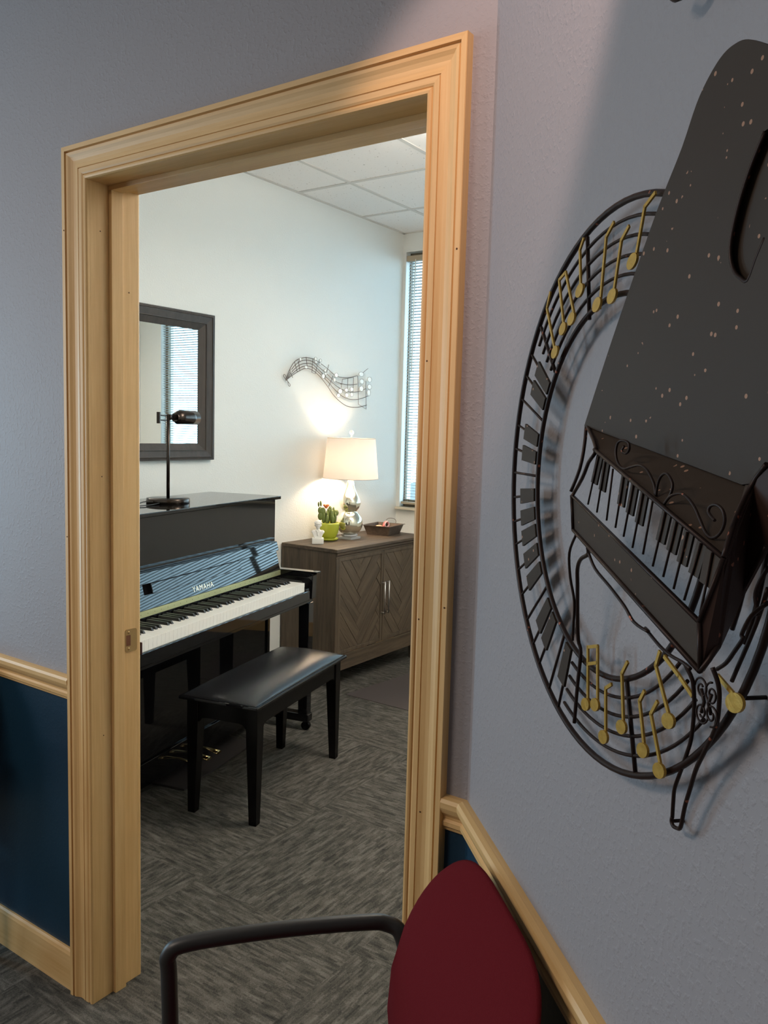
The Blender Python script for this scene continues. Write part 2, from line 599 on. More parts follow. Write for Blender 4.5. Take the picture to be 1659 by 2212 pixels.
def tag(o, label, cat, group=None):
    o['label'] = label
    o['category'] = cat
    if group:
        o['group'] = group
    return o


def struct(o):
    o['kind'] = 'structure'
    return o


def smooth_path(pts, n=4, closed=False):
    """Catmull-Rom through the points"""
    P = [Vector(p) for p in pts]
    m = len(P)
    out = []
    rng = range(m) if closed else range(m - 1)
    for i in rng:
        if closed:
            a, b, c, d = P[i - 1], P[i], P[(i + 1) % m], P[(i + 2) % m]
        else:
            a, b, c, d = P[max(i - 1, 0)], P[i], P[i + 1], P[min(i + 2, m - 1)]
        for k in range(n):
            t = k / n
            out.append(0.5 * ((2 * b) + (c - a) * t + (2 * a - 5 * b + 4 * c - d) * t * t + (3 * b - a - 3 * c + d) * t ** 3))
    if not closed:
        out.append(P[-1])
    return out

# ================================================================== THE SETTING
H, W, T = 2.04, 0.926, 0.132          # door opening height and width, wall thickness
CZ = 2.826                            # ceiling height
XC = 1.048                            # where the doorway wall meets the slanted wall
XL, XR, YF = -1.511, 1.27, 3.58       # piano room: left wall, right wall, window wall
RZ0, RZ1 = 0.781, 0.843               # chair rail

b = MB()
b.box(-4, 4, -5, 5, -0.1, 0.0)
struct(b.build('floor', MT['carpet']))

# doorway wall (grey lavender above the rail, navy below, pale inside the room)
b = MB()
for x0, x1, z0, z1 in ((-3.2, -0.012, 0, RZ0 + .02), (-3.2, -0.012, RZ0 + .02, H + .012), (W + .012, XC, 0, RZ0 + .02), (W + .012, XC, RZ0 + .02, H + .012), (-3.2, XC, H + .012, CZ)):
    b.box(x0, x1, 0, T, z0, z1, fmi={'-y': 1 if z1 < 1 else 0, '+y': 2, '+x': 2, '-x': 2})
b.box(XC, XR + .12, 0.002, T, 0, CZ, mi=2)
struct(b.build('wall_doorway', [MT['lavender'], MT['navy'], MT['cream']]))

# slanted wall with the metal art; local x runs along the wall towards the viewer
SLANT = R(-45)
b = MB()
for z0, z1, k in ((0, RZ0 + .02, 1), (RZ0 + .02, CZ, 0)):
    b.box(0, 3.0, 0.0, 0.10, z0, z1, mi=k)
struct(b.build('wall_right', [MT['lavender'], MT['navy']], loc=(XC, 0, 0), rotz=SLANT))

b = MB(); b.box(XL - .12, XL, T, YF, 0, CZ); struct(b.build('wall_room_left', MT['cream']))
b = MB(); b.box(XR, XR + .12, T, YF, 0, CZ); struct(b.build('wall_room_right', MT['cream']))
# window wall of the piano room
WX0, WX1, WZ0, WZ1 = -1.484, 0.995, 0.955, 2.70
b = MB()
b.box(XL - .12, WX0, YF, YF + .14, 0, CZ)
b.box(WX1, XR + .12, YF, YF + .14, 0, CZ)
b.box(WX0, WX1, YF, YF + .14, 0, WZ0)
b.box(WX0, WX1, YF, YF + .14, WZ1, CZ)
struct(b.build('wall_far', MT['cream']))

# foyer: the rest of the room the viewer stands in
b = MB(); b.box(3.1, 3.2, -4.6, -2.0, 0, CZ); struct(b.build('wall_foyer_right', MT['lavender']))
b = MB(); b.box(-3.3, 3.2, -4.7, -4.6, 0, CZ); struct(b.build('wall_foyer_back', MT['lavender']))
b = MB()
b.box(-3.3, -3.2, -4.6, -2.9, 0, CZ); b.box(-3.3, -3.2, -1.1, T, 0, CZ)
b.box(-3.3, -3.2, -2.9, -1.1, 0, .8); b.box(-3.3, -3.2, -2.9, -1.1, 2.5, CZ)
struct(b.build('wall_foyer_left', MT['lavender']))
b = MB(); b.box(-3.275, -3.268, -2.9, -1.1, .8, 2.5); w2 = struct(b.build('window_added', MT['glass']))  # unseen window, added to go with the left fill light
b = MB(); b.box(-3.245, -3.235, -2.9, -1.1, .8, 2.5); b.build('sky_blocking_shade', MT['cord'], w2)  # opaque sheet added behind the fill light, keeps the sky out
b = MB(); b.box(-3.2, -3.165, -1.06, -.34, 0, 2.05)
d2 = struct(b.build('door_added', MT['maple']))  # unseen door, added behind the low blue fill light
b = MB(); b.box(-3.166, -3.160, -1.00, -.40, .14, 1.96); b.build('door_added_glass', MT['panel_glow'], d2)

# ceilings
b = MB(); b.box(-3.3, 3.2, -4.7, 0.06, CZ, CZ + .08); struct(b.build('ceiling_foyer', MT['tile']))
b = MB(); b.box(XL - .1, XR + .1, 0.06, YF + .1, CZ, CZ + .08); struct(b.build('ceiling_room', MT['tile']))
b = MB()
gx = XL + .012
for x in (XL + .012, -1.127, -0.517, 0.093, 0.703):
    b.box(x - .012, x + .012, T, YF, CZ - .004, CZ + .002)
for y in (0.39, 1.0, 1.61, 2.235, 2.85, 3.46):
    pass
for y in (0.64, 1.25, 1.86, 2.465, 3.08):
    b.box(XL, XR, y - .012, y + .012, CZ - .0038, CZ + .002)
b.box(XL, XR, YF - .022, YF, CZ - .004, CZ + .002)
struct(b.build('trim_7', MT['tgrid']))
for nm, x, y in (('added_ceiling_light', -0.3, -2.3),):  # unseen panel, added as a fixture for the foyer's top fill
    t = thing(nm, 'added white ceiling light panel over the piano room, out of view' if y > 0 else 'added white ceiling light panel over the foyer, out of view', 'ceiling light', (x, y, CZ - .03))
    b = MB(); b.box(-.6, .6, -.3, .3, 0.004, 0.03); b.build('diffuser', MT['panel_glow'], t)
    b = MB()
    for q in ((-.62, .62, -.32, -.3), (-.62, .62, .3, .32), (-.62, -.6, -.3, .3), (.6, .62, -.3, .3)):
        b.box(q[0], q[1], q[2], q[3], 0, 0.03)
    b.build('frame', MT['tgrid'], t)

t = thing('added_pendant', 'added long white pendant light out of view under the piano room ceiling', 'pendant light', (.55, 1.7, CZ))
b = MB(); b.box(-.60, .60, -.09, .09, -.375, -.327, bev=.004); b.build('housing', MT['tgrid'], t)  # made-up fixture between the room's two added lights
for x in (-.45, .45):
    b = MB(); b.tube([(x, 0, -.33), (x, 0, 0)], .002, 6); b.build('suspension_cable', MT['nickel'], t)

# ---------------------------------------------------------------- door frame
CW = 0.080
prof = [(0, 0), (0, .007), (.002, .0105), (.006, .0115), (.0095, .0105), (.0115, .0075), (.0125, .0095), (.016, .0115), (.0255, .0120),
        (.0262, .0098), (.0274, .0098), (.028, .0120), (.038, .0105), (.046, .0105), (.053, .0130), (.059, .0165), (.0645, .0175),
        (.066, .0135), (.0680, .0135), (.0690, .0195), (.079, .0200), (.080, .0185), (.080, 0)]


def casing(name, y_sign, y0):
    b = MB()
    m = b.sweep_rect
    # three mitred sticks: left, head, right
    m(prof, [lambda a, h: (-a, y0 + y_sign * h, 0.0), lambda a, h: (-a, y0 + y_sign * h, H + a)])
    m(prof, [lambda a, h: (W + a, y0 + y_sign * h, 0.0), lambda a, h: (W + a, y0 + y_sign * h, H + a)])
    b2 = MB()
    b2.sweep_rect(prof, [lambda a, h: (-a, y0 + y_sign * h, H + a), lambda a, h: (W + a, y0 + y_sign * h, H + a)])
    return b, b2


b, b2 = casing('door', -1, 0.0)
# nail holes in the casing
door = b.build('trim_1', MT['maple']); struct(door)
o = b2.build('trim_2', MT['maple_x']); struct(o)
b, b2 = casing('door_in', 1, T)
struct(b.build('trim_3', MT['maple'])); struct(b2.build('trim_4', MT['maple_x']))

# jamb with stop
b = MB()
b.box(-.012, 0, -.0, T, 0, H + .012, bev=.0008)
b.box(W, W + .012, 0, T, 0, H + .012, bev=.0008)
b.box(0, .011, .052, .085, 0, H - .011, bev=.0012)
b.box(W - .011, W, .052, .085, 0, H - .011, bev=.0012)
jamb = b.build('door_1', MT['maple']); struct(jamb)
b = MB()
b.box(0, W, 0, T, H, H + .012, bev=.0008)
b.box(0, W, .052, .085, H - .011, H, bev=.0012)
b.build('head_jamb', MT['maple_x'], jamb)
# strike plate with its latch hole and two screws
b = MB()
ang = []
y0, y1, z0, z1, rr = .0935, .130, .898, .957, .006
for cx, cz, a0 in ((y1 - rr, z1 - rr, 0), (y0 + rr, z1 - rr, 90), (y0 + rr, z0 + rr, 180), (y1 - rr, z0 + rr, 270)):
    for k in range(5):
        a = R(a0 + k * 22.5)
        ang.append((cx + rr * math.cos(a), cz + rr * math.sin(a)))
b.prism(ang, 0, .0016, lambda a, z, d: (d, a, z))
strike = b.build('strike_plate', MT['brass'], jamb, label='brass strike plate')
b = MB(); b.box(.0014, .0019, .0965, .110, .914, .942); b.build('latch_hole', MT['brass_dark'], strike, label='dark latch opening')
for z in (.949, .906):
    b = MB(); b.lathe([(.0032, 0), (.0036, .0006), (.0012, .0008)], 12); s = b.build('screw', MT['brass'], strike, loc=(.0014, .104, z)); s.rotation_euler = (0, R(90), 0)
b = MB()
for p in ((-.072, -.0203, 1.93), (-.072, -.0203, 1.2), (W + .074, -.0203, 1.78), (W + .074, -.0203, 1.18), (W + .0335, -.0116, .80), (W + .018, -.0118, 1.6), (W + .018, -.0118, 1.15), (W + .074, -.0203, .62)):
    b.sphere(p, .0016, 1, .5, 1, 8)
for p in ((.0005, .028, 1.93), (.0005, .028, 1.35), (.0005, .11, 1.80), (.0005, .028, .70)):
    b.sphere(p, .0016, .5, 1, 1, 8)
b.build('nail_hole', MT['gap'], jamb)

# ---------------------------------------------------------------- chair rail and baseboards
rp = [(0, RZ0), (.006, RZ0), (.0075, RZ0 + .006), (.012, RZ0 + .009), (.0125, RZ0 + .017), (.0085, RZ0 + .021), (.0095, RZ0 + .026), (.016, RZ0 + .034), (.0205, RZ0 + .044), (.0215, RZ0 + .054), (.018, RZ0 + .060), (.010, RZ1), (0, RZ1)]


def strip(name, prof, x0, x1, mat, mit1=0.0, loc=None, rotz=0.0):
    """profile (projection, z) extruded along x on a wall whose face is y=0, growing to -y"""
    b = MB()
    b.sweep_rect(prof, [lambda a, z: (x0, -a, z), lambda a, z: (x1 + mit1 * a, -a, z)])
    return struct(b.build(name, mat, loc=loc, rotz=rotz))


tn = math.tan(R(22.5))
strip('trim_5', rp, -3.2, -CW, MT['maple_x'])
strip('trim_6', rp, W + CW, XC, MT['maple_x'], -tn)
b = MB()
b.sweep_rect(rp, [lambda a, z: (tn * a, -a, z), lambda a, z: (2.9, -a, z)])
struct(b.build('trim_8', MT['maple_x'], loc=(XC, 0, 0), rotz=SLANT))
bp_ = [(0, 0), (.012, 0), (.012, .095), (.009, .103), (.005, .108), (0, .108)]
strip('baseboard_left', bp_, -3.2, -CW, MT['maple_x'])
strip('baseboard_doorway', bp_, W + CW, XC, MT['maple_x'], -tn)
b = MB()
b.sweep_rect(bp_, [lambda a, z: (tn * a, -a, z), lambda a, z: (2.9, -a, z)])
struct(b.build('baseboard_right', MT['maple_x'], loc=(XC, 0, 0), rotz=SLANT))
b = MB(); b.box(XL, XL + .012, T, YF, 0, .1); struct(b.build('baseboard_room_left', MT['maple']))
b = MB(); b.box(XL + .012, XR, YF - .012, YF, 0, .1); struct(b.build('baseboard_far', MT['maple_x']))

# ---------------------------------------------------------------- window, sill, blind
b = MB()
fy0, fy1 = YF + .052, YF + .080
b.box(WX0, WX1, fy0, fy1, WZ1 - .045, WZ1); b.box(WX0, WX1, fy0, fy1, WZ0, WZ0 + .045)
b.box(WX0, WX0 + .008, fy0, fy1, WZ0, WZ1); b.box(WX1 - .035, WX1, fy0, fy1, WZ0, WZ1)
b.box(-.27, -.235, fy0, fy1, WZ0, WZ1)
win = struct(b.build('window_1', MT['winframe']))
b = MB(); b.box(WX0, WX1, YF + .062, YF + .066, WZ0 + .03, WZ1 - .03); b.build('window_pane', MT['glass'], win)
b = MB(); b.box(WX0 - .008, WX1 + .03, YF - .045, YF + .052, WZ0 - .018, WZ0, bev=.004)
struct(b.build('trim_9', MT['sill']))

blind = thing('window_blind', 'white horizontal mini blind hanging open in the tall window', 'window blind', (WX0, YF + .016, WZ0))
BL = WX1 - WX0 - .012
b = MB()
zt = WZ1 - WZ0 - .075
zz = .052
ns = 0
while zz < zt:
    w = .0125
    tilt = R(-12)
    pr = []
    for s in (-1, -.5, 0, .5, 1):
        pr.append((s * w, .0016 * (1 - s * s) + s * w * math.sin(tilt)))
    pr2 = pr + [(a, c - .0006) for a, c in pr[::-1]]
    b.sweep_rect(pr2, [lambda a, c, z=zz: (.020, a, z + c), lambda a, c, z=zz: (BL, a, z + c)])
    zz += .0202
    ns += 1
b.build('slats', MT['slat'], blind)
b = MB(); b.box(.006, BL + .004, -.02, .02, zt + .012, zt + .048, bev=.002); b.build('head_rail', MT['slat_rail'], blind)
b = MB(); b.box(.012, BL, -.014, .014, .018, .034, bev=.003); b.build('bottom_rail', MT['slat_rail'], blind)
b = MB()
for x in (.045, .62, 1.24, 1.85, 2.38):
    for y in (-.0135, .0135):
        b.tube([(x, y, .03), (x, y, zt + .02)], .0009, 5)
b.build('ladder_cords', MT['cord'], blind)
b = MB(); b.tube([(.082, -.026, zt + .02), (.080, -.030, zt - .3), (.079, -.031, zt - .74)], .0036, 8)
b.build('tilt_wand', MT['cord'], blind, label='white tilt wand')

# ---------------------------------------------------------------- outside
b = MB(); b.box(-14, 14, YF + .2, 40, -.4, -.32); struct(b.build('ground', MT['pavement']))

# traced sizes and places, in metres
ART_LID = [(0.5174,0.045,1.4897),(0.5469,0.045,1.5355),(0.5809,0.045,1.5858),(0.6338,0.045,1.6592),(0.6543,0.045,1.6851),(0.6801,0.045,1.7147),(0.6986,0.045,1.7421),(0.7148,0.045,1.7566),(0.732,0.045,1.7652),(0.749,0.045,1.766),(0.7631,0.045,1.7621),(0.7819,0.045,1.7511)]
ART_NOTCH = [(0.7888,0.045,1.6905),(0.7738,0.045,1.6688),(0.7629,0.045,1.6461),(0.7569,0.045,1.6246),(0.7579,0.045,1.6111),(0.7637,0.045,1.6008),(0.7721,0.045,1.5947),(0.7811,0.045,1.5915),(0.789,0.045,1.605),(0.7972,0.045,1.6174)]
ART_FOLD = [(0.5174,0.045,1.4897),(0.6803,0.045,1.465),(0.7913,0.045,1.4476)]
ART_FTOP = [(0.5947,0.07,1.4668),(0.8568,0.1,1.4052)]
ART_KBOT = [(0.5244,0.06,1.4179),(0.8504,0.11,1.3627)]
ART_ABOT = [(0.5323,0.06,1.3828),(0.8551,0.11,1.3319)]
ART_SIDE_TOP = [(0.8568,0.1,1.4052),(0.844,0.085,1.4288),(0.8284,0.065,1.4489),(0.8431,0.065,1.4641)]
ART_SIDE_BOT = [(0.8551,0.11,1.3319),(0.8555,0.1,1.3469),(0.8244,0.065,1.3731),(0.8491,0.065,1.4115)]
ART_FRAMEL = [(0.518,0.045,1.4896),(0.5269,0.05,1.4689),(0.5299,0.055,1.4457),(0.522,0.06,1.4218)]
ART_FRAMEL2 = [(0.5199,0.045,1.4896),(0.598,0.07,1.4678),(0.5836,0.07,1.4543),(0.5662,0.068,1.4378),(0.5266,0.06,1.418)]
ART_KEYWIRES = [((0.6039,0.0707,1.4612),(0.576,0.066,1.4133)),((0.6213,0.0722,1.4558),(0.6041,0.0695,1.4083)),((0.642,0.0741,1.451),(0.6331,0.0733,1.4039)),((0.6675,0.0765,1.4453),(0.6583,0.0768,1.4003)),((0.6899,0.0787,1.4399),(0.6804,0.0799,1.3954)),((0.7112,0.0809,1.4348),(0.7038,0.0834,1.3892)),((0.7315,0.0831,1.4301),(0.7294,0.0875,1.3878)),((0.757,0.0861,1.425),(0.7524,0.0913,1.3821)),((0.7781,0.0887,1.4201),(0.7758,0.0954,1.3783)),((0.7969,0.0911,1.4142),(0.7982,0.0996,1.3737)),((0.8199,0.0943,1.4094),(0.8194,0.1037,1.3702)),((0.8379,0.0969,1.4056),(0.8497,0.11,1.3677))]
ART_LEGA = [(0.5262,0.055,1.3768),(0.5004,0.05,1.3543),(0.4942,0.045,1.3268),(0.4966,0.04,1.3006),(0.4864,0.035,1.2713),(0.4749,0.03,1.2518)]
ART_LEGB = [(0.568,0.06,1.3694),(0.5579,0.055,1.3614),(0.53,0.05,1.352),(0.512,0.045,1.3388),(0.5028,0.04,1.3196),(0.4959,0.035,1.2825),(0.4898,0.03,1.2557),(0.4934,0.028,1.2425),(0.4893,0.028,1.2047),(0.486,0.028,1.1602)]
ART_LEGC = [(0.5697,0.06,1.3648),(0.5826,0.058,1.3509),(0.6114,0.056,1.339),(0.6383,0.054,1.3263),(0.6542,0.052,1.3151),(0.6771,0.05,1.3119),(0.662,0.045,1.3113),(0.6884,0.045,1.3023),(0.7073,0.045,1.2991),(0.725,0.045,1.2987),(0.7372,0.045,1.2969)]
ART_TAILL = [(0.7203,0.04,1.296),(0.7274,0.0369,1.285),(0.7264,0.0338,1.2723),(0.7232,0.0307,1.2556),(0.7167,0.0276,1.2311),(0.7064,0.0244,1.2133),(0.6933,0.0213,1.1913),(0.6811,0.0182,1.1716),(0.675,0.0151,1.1575),(0.67,0.012,1.1395)]
ART_TAILR = [(0.7589,0.04,1.3043),(0.7632,0.0372,1.2932),(0.7621,0.0344,1.2804),(0.757,0.0316,1.2601),(0.7479,0.0288,1.2454),(0.7328,0.026,1.224),(0.7195,0.0232,1.205),(0.7087,0.0204,1.1841),(0.6978,0.0176,1.1624),(0.6889,0.0148,1.1395),(0.6795,0.012,1.1329)]
ART_TAILLOOP = [(0.67,0.012,1.1395),(0.669,0.012,1.1346),(0.6725,0.012,1.1316),(0.6795,0.012,1.1329)]
ART_SCROLLS = [(0.7382,0.035,1.2808),(0.7525,0.035,1.2805),(0.7404,0.035,1.2618),(0.7537,0.035,1.2643)]
ART_RLEGS = [[(0.7803,0.05,1.3095),(0.791,0.05,1.3175),(0.8008,0.05,1.3297),(0.8084,0.05,1.3398),(0.807,0.05,1.3431),(0.8164,0.05,1.3582),(0.8326,0.05,1.3708)],[(0.7844,0.04,1.3013),(0.7926,0.04,1.3184),(0.8006,0.04,1.3348),(0.8104,0.04,1.3567),(0.8177,0.04,1.3779)],[(0.8164,0.045,1.3581),(0.8119,0.045,1.3703),(0.814,0.045,1.3792),(0.8229,0.045,1.3934)]]
ART_SCROLL1 = [(0.6629,0.075,1.4714),(0.6602,0.0756,1.4672),(0.6691,0.0762,1.4653),(0.6757,0.0769,1.4689),(0.6748,0.0775,1.4743),(0.6656,0.0781,1.4762),(0.6581,0.0788,1.474),(0.6565,0.0794,1.467),(0.6599,0.08,1.4601),(0.6672,0.0806,1.4549),(0.6776,0.0813,1.4526),(0.6901,0.0819,1.4546),(0.7049,0.0825,1.4568),(0.717,0.0831,1.4548),(0.7264,0.0838,1.4499),(0.7347,0.0844,1.4429),(0.7385,0.085,1.4357)]
ART_SCROLL2 = [(0.7394,0.085,1.4345),(0.7416,0.0854,1.4434),(0.7464,0.0859,1.4498),(0.754,0.0863,1.4529),(0.7608,0.0867,1.4507),(0.7664,0.0871,1.4451),(0.765,0.0876,1.4378),(0.7574,0.088,1.4299)]
ART_SCROLL3 = [(0.7574,0.088,1.4299),(0.7661,0.0887,1.4361),(0.7749,0.0894,1.4389),(0.7848,0.0901,1.44),(0.7948,0.0908,1.4373),(0.8048,0.0915,1.432),(0.8128,0.0922,1.4251),(0.8217,0.0929,1.4173),(0.8289,0.0936,1.4145),(0.8373,0.0944,1.4161),(0.8441,0.0951,1.4212),(0.8475,0.0958,1.4278),(0.8457,0.0965,1.4339),(0.8402,0.0972,1.437),(0.8342,0.0979,1.4359),(0.8329,0.0986,1.432),(0.8382,0.0993,1.4289),(0.8431,0.1,1.4273)]
ART_NOTES = [([(0.6059,0.03,1.7004),(0.5875,0.03,1.6931),(0.5733,0.03,1.6427)],(0.5723,0.032,1.6463),0.0),([(0.5235,0.03,1.6938),(0.5077,0.03,1.6834),(0.5008,0.03,1.6122)],(0.4978,0.032,1.6164),0),([(0.5571,0.03,1.6823),(0.5426,0.03,1.6721),(0.5306,0.03,1.6174)],(0.5324,0.032,1.6198),0),([(0.4506,0.03,1.694),(0.4419,0.03,1.6838),(0.4501,0.03,1.6376)],(0.4515,0.032,1.6383),0),([(0.3592,0.03,1.6509),(0.3504,0.03,1.6331),(0.3808,0.03,1.5826)],(0.3876,0.032,1.5771),0),([(0.5737,0.03,1.232),(0.5619,0.03,1.2244),(0.5676,0.03,1.1773)],(0.5665,0.032,1.1749),0),([(0.6045,0.03,1.2636),(0.5944,0.03,1.2494),(0.6037,0.03,1.2007)],(0.6035,0.032,1.1991),0),([(0.6399,0.03,1.2463),(0.6321,0.03,1.2345),(0.646,0.03,1.1948)],(0.6464,0.032,1.1928),0),([(0.6637,0.03,1.2444),(0.6539,0.03,1.2298),(0.6758,0.03,1.1903)],(0.6771,0.032,1.1865),0),([(0.6626,0.03,1.2899),(0.6572,0.03,1.2758),(0.6854,0.03,1.238)],(0.6871,0.032,1.2355),0),([(0.7517,0.03,1.295),(0.7717,0.03,1.2879)],(0.7784,0.032,1.2826),1)]
ART_BEAMED = [([(0.4067,0.03,1.6039),(0.3856,0.03,1.6608),(0.4045,0.03,1.6665),(0.435,0.03,1.6141)],[(0.4084,0.032,1.6019),(0.4323,0.032,1.6102)]),([(0.5223,0.03,1.1966),(0.5153,0.03,1.2547),(0.5383,0.03,1.2618),(0.5453,0.03,1.2044)],[(0.521,0.032,1.1936),(0.5435,0.032,1.2009)])]
ART_BEAM2 = [(0.5174,0.03,1.2368),(0.5404,0.03,1.2448)]
ART_PLAINSTEM = [(0.6713,0.03,1.2879),(0.6965,0.03,1.2781),(0.7178,0.03,1.2682)]
ART_BARS = [[(0.442,0.022,1.6985),(0.4582,0.022,1.6064)],[(0.313,0.022,1.6152),(0.3674,0.022,1.555)],[(0.5894,0.022,1.2428),(0.6181,0.022,1.1561)]]
ART_KANG = [(146.6,1),(152.8,1),(159.5,0),(166.8,1),(173.4,1),(-180.0,0),(-173.1,1),(-166.3,1),(-159.9,1),(-152.7,1),(-145.5,1),(-138.0,0),(-130.7,1),(-124.5,1),(-116.2,0),(-109.5,1)]
ART_WIRES = [[(2.3743,1.7608),(2.4022,1.8122),(2.4473,1.8654),(2.5154,1.8935),(2.6035,1.8984),(2.6766,1.8789),(2.7518,1.8501),(2.8292,1.8148),(2.888,1.807),(2.9676,1.8094),(3.059,1.8279)],[(2.3743,1.758),(2.4067,1.8015),(2.4563,1.8495),(2.5244,1.8803),(2.6039,1.8814),(2.6774,1.8502),(2.7529,1.8152),(2.8304,1.7794),(2.9092,1.7665),(2.9895,1.7654),(3.0611,1.7747)],[(2.3744,1.7553),(2.4152,1.7966),(2.4651,1.8364),(2.525,1.8607),(2.6044,1.8644),(2.6687,1.8351),(2.7537,1.7919),(2.8312,1.7557),(2.9105,1.7305),(2.9912,1.7199),(3.0734,1.7274),(3.157,1.7507)],[(2.3744,1.7553),(2.4237,1.7917),(2.474,1.8232),(2.5341,1.8474),(2.6049,1.8474),(2.6691,1.8208),(2.7542,1.7744),(2.8322,1.7261),(2.912,1.6885),(2.993,1.6743),(3.0754,1.6781),(3.1593,1.6977),(3.2018,1.7124)],[(2.3744,1.7526),(2.4239,1.7835),(2.4829,1.8127),(2.5432,1.8341),(2.6054,1.8303),(2.679,1.7984),(2.7552,1.7452),(2.814,1.6955),(2.8935,1.6516),(2.9744,1.6278),(3.0774,1.6275),(3.1723,1.645)],[(2.3743,1.758),(2.3557,1.7759),(2.3588,1.7871),(2.3722,1.7798),(2.3784,1.7611),(2.3954,1.7457),(2.41,1.7328),(2.4086,1.7217),(2.3958,1.7292),(2.3911,1.7509),(2.3827,1.7531)],[(2.4431,1.8651),(2.4657,1.8114),(2.4914,1.8161),(2.477,1.8735)],[(2.5457,1.9018),(2.5559,1.852)],[(2.608,1.8959),(2.6013,1.8158),(2.633,1.8095),(2.6497,1.8595),(2.6397,1.8929)],[(2.7604,1.8741),(2.7518,1.8501),(2.7256,1.79)],[(2.7647,1.7429),(2.7828,1.7704),(2.8025,1.8099)],[(2.8903,1.7414),(2.9002,1.7947),(3.0162,1.8145),(3.0137,1.7211)],[(2.9577,1.8045),(2.9551,1.7391)],[(3.0611,1.828),(3.0745,1.6472),(3.1605,1.6182),(3.1496,1.8)],[(3.1708,1.8824),(3.126,1.8573),(3.1003,1.84)],[(2.4022,1.8122),(2.4284,1.7727)]]
ART_STONES = [((2.4065,1.8098),0.0055,0.0114),((2.626,1.8975),0.0123,0.0103),((2.631,1.8791),0.0137,0.0069),((2.6716,1.8911),0.011,0.0097),((2.6677,1.8695),0.0096,0.0069),((2.5386,1.8416),0.0151,0.008),((2.488,1.8827),0.0082,0.0103),((2.7195,1.836),0.0123,0.0091),((2.702,1.8),0.0151,0.0137),((2.7248,1.8161),0.0096,0.008),((2.8292,1.8148),0.0178,0.0137),((2.8129,1.7853),0.0123,0.0126),((3.0898,1.8393),0.0261,0.0143),((3.0969,1.7935),0.0226,0.016),((3.1813,1.8115),0.024,0.0166),((3.1834,1.7641),0.024,0.0166),((3.0936,1.747),0.0226,0.0177),((3.1775,1.7255),0.0192,0.0206),((2.8714,1.7194),0.0226,0.0154),((2.9354,1.7295),0.0172,0.012),((2.9906,1.7381),0.0172,0.0137),((2.8548,1.6917),0.0178,0.0126),((2.9396,1.6978),0.0185,0.0143),((2.9918,1.7047),0.0178,0.0137)]

# ================================================================== PIANO
PROT = R(103.2)
PO = (-0.803, 1.753, 0)
piano = thing('upright_piano', 'polished black upright piano with open fallboard standing by the pale wall', 'piano', PO, PROT)
BG = MT['black_gloss']
UL, UR = -1.335, .092


def pb(name, x0, x1, y0, y1, z0, z1, mat=BG, bev=.0015, parent=piano, label=None):
    b = MB()
    b.box(x0, x1, y0, y1, z0, z1)
    return b.build(name, mat, parent, bevel=bev, label=label)


b = MB(); b.box(UL - .012, UR + .008, .188, .60, 1.131, 1.147)
lid = b.build('lid', BG, piano, bevel=.0025)
pb('upper_panel', UL + .02, UR - .004, .214, .236, .925, 1.128)
for u0, u1 in ((UL, UL + .022), (UR - .022, UR)):
    b = MB()
    b.prism([(.236, .04), (.236, .655), (.218, .655), (.218, 1.13), (.585, 1.13), (.585, .04)], u0, u1, lambda a, z, d: (d, a, z))
    b.build('side_panel', BG, piano, bevel=.0015)
pb('lower_panel', UL + .022, UR - .022, .245, .262, .15, .655)
pb('bottom_rail', UL + .022, UR - .022, .236, .262, .05, .148)
pb('back_panel', UL + .022, UR - .022, .56, .58, .05, 1.13, MT['black_satin'])
pb('keybed', UL + .01, UR - .004, .0, .30, .640, .700)
# key slip with the thin pale edge below the keys
b = MB(); b.box(UL + .045, .046, -.010, .006, .655, .7035); b.box(.002, .046, -.008, .006, .70, .716)
slip = b.build('key_slip', BG, piano, bevel=.003)
# arms and key blocks on both ends
for side, (u0, u1) in (('l', (UL, UL + .045)), ('r', (UR - .045, UR))):
    b = MB()
    b.prism([(-.040, .793), (-.040, .786), (-.020, .775), (-.016, .66), (.25, .66), (.25, .793)], u0, u1, lambda a, z, d: (d, a, z))
    b.build('arm', BG, piano, bevel=.002)
for u0, u1 in ((-1.286, -1.232), (.004, .046)):
    b = MB()
    b.prism([(.004, .700), (.004, .738), (.02, .752), (.155, .757), (.155, .700)], u0, u1, lambda a, z, d: (d, a, z))
    b.build('key_block', BG, piano, bevel=.002)
b = MB(); b.box(-1.2312, -1.2262, -.012, .03, .700, .744)
b.build('key_block_cap', MT['felt'], piano, bevel=.004, label='dark red cap beside the lowest key')

# keys: 52 white and 36 black
KW = 1.225 / 52
key_white = None
key_black = None
blacks = {0: 0, 1: None}
pat = []          # notes from A: A A# B C C# D D# E F F# G G#
seq = ['A', 'A#', 'B', 'C', 'C#', 'D', 'D#', 'E', 'F', 'F#', 'G', 'G#']
wi = 0
for n in range(88):
    nm = seq[n % 12]
    if '#' in nm:
        u = -1.225 + wi * KW
        if key_black is None:
            b = MB()
            b.hexa([(-.0055, .052, .744), (.0055, .052, .744), (.0055, .152, .744), (-.0055, .152, .744),
                    (-.0042, .061, .7560), (.0042, .061, .7560), (.0046, .152, .7575), (-.0046, .152, .7575)])
            key_black = b.build('black_key', MT['ebony'], piano, loc=(u, 0, 0), bevel=.0009)
        else:
            c = key_black.copy(); COL.objects.link(c); c.parent = piano; c.location = (u, 0, 0)
    else:
        u = -1.225 + (wi + .5) * KW
        if key_white is None:
            b = MB()
            b.box(-KW / 2 + .00022, KW / 2 - .00022, 0, .152, .7250, .7450)
            b.box(-KW / 2 + .00035, KW / 2 - .00035, .0008, .02, .7030, .7250)
            key_white = b.build('white_key', MT['ivory'], piano, loc=(u, 0, 0), bevel=.0005)
        else:
            c = key_white.copy(); COL.objects.link(c); c.parent = piano; c.location = (u, 0, 0)
        wi += 1

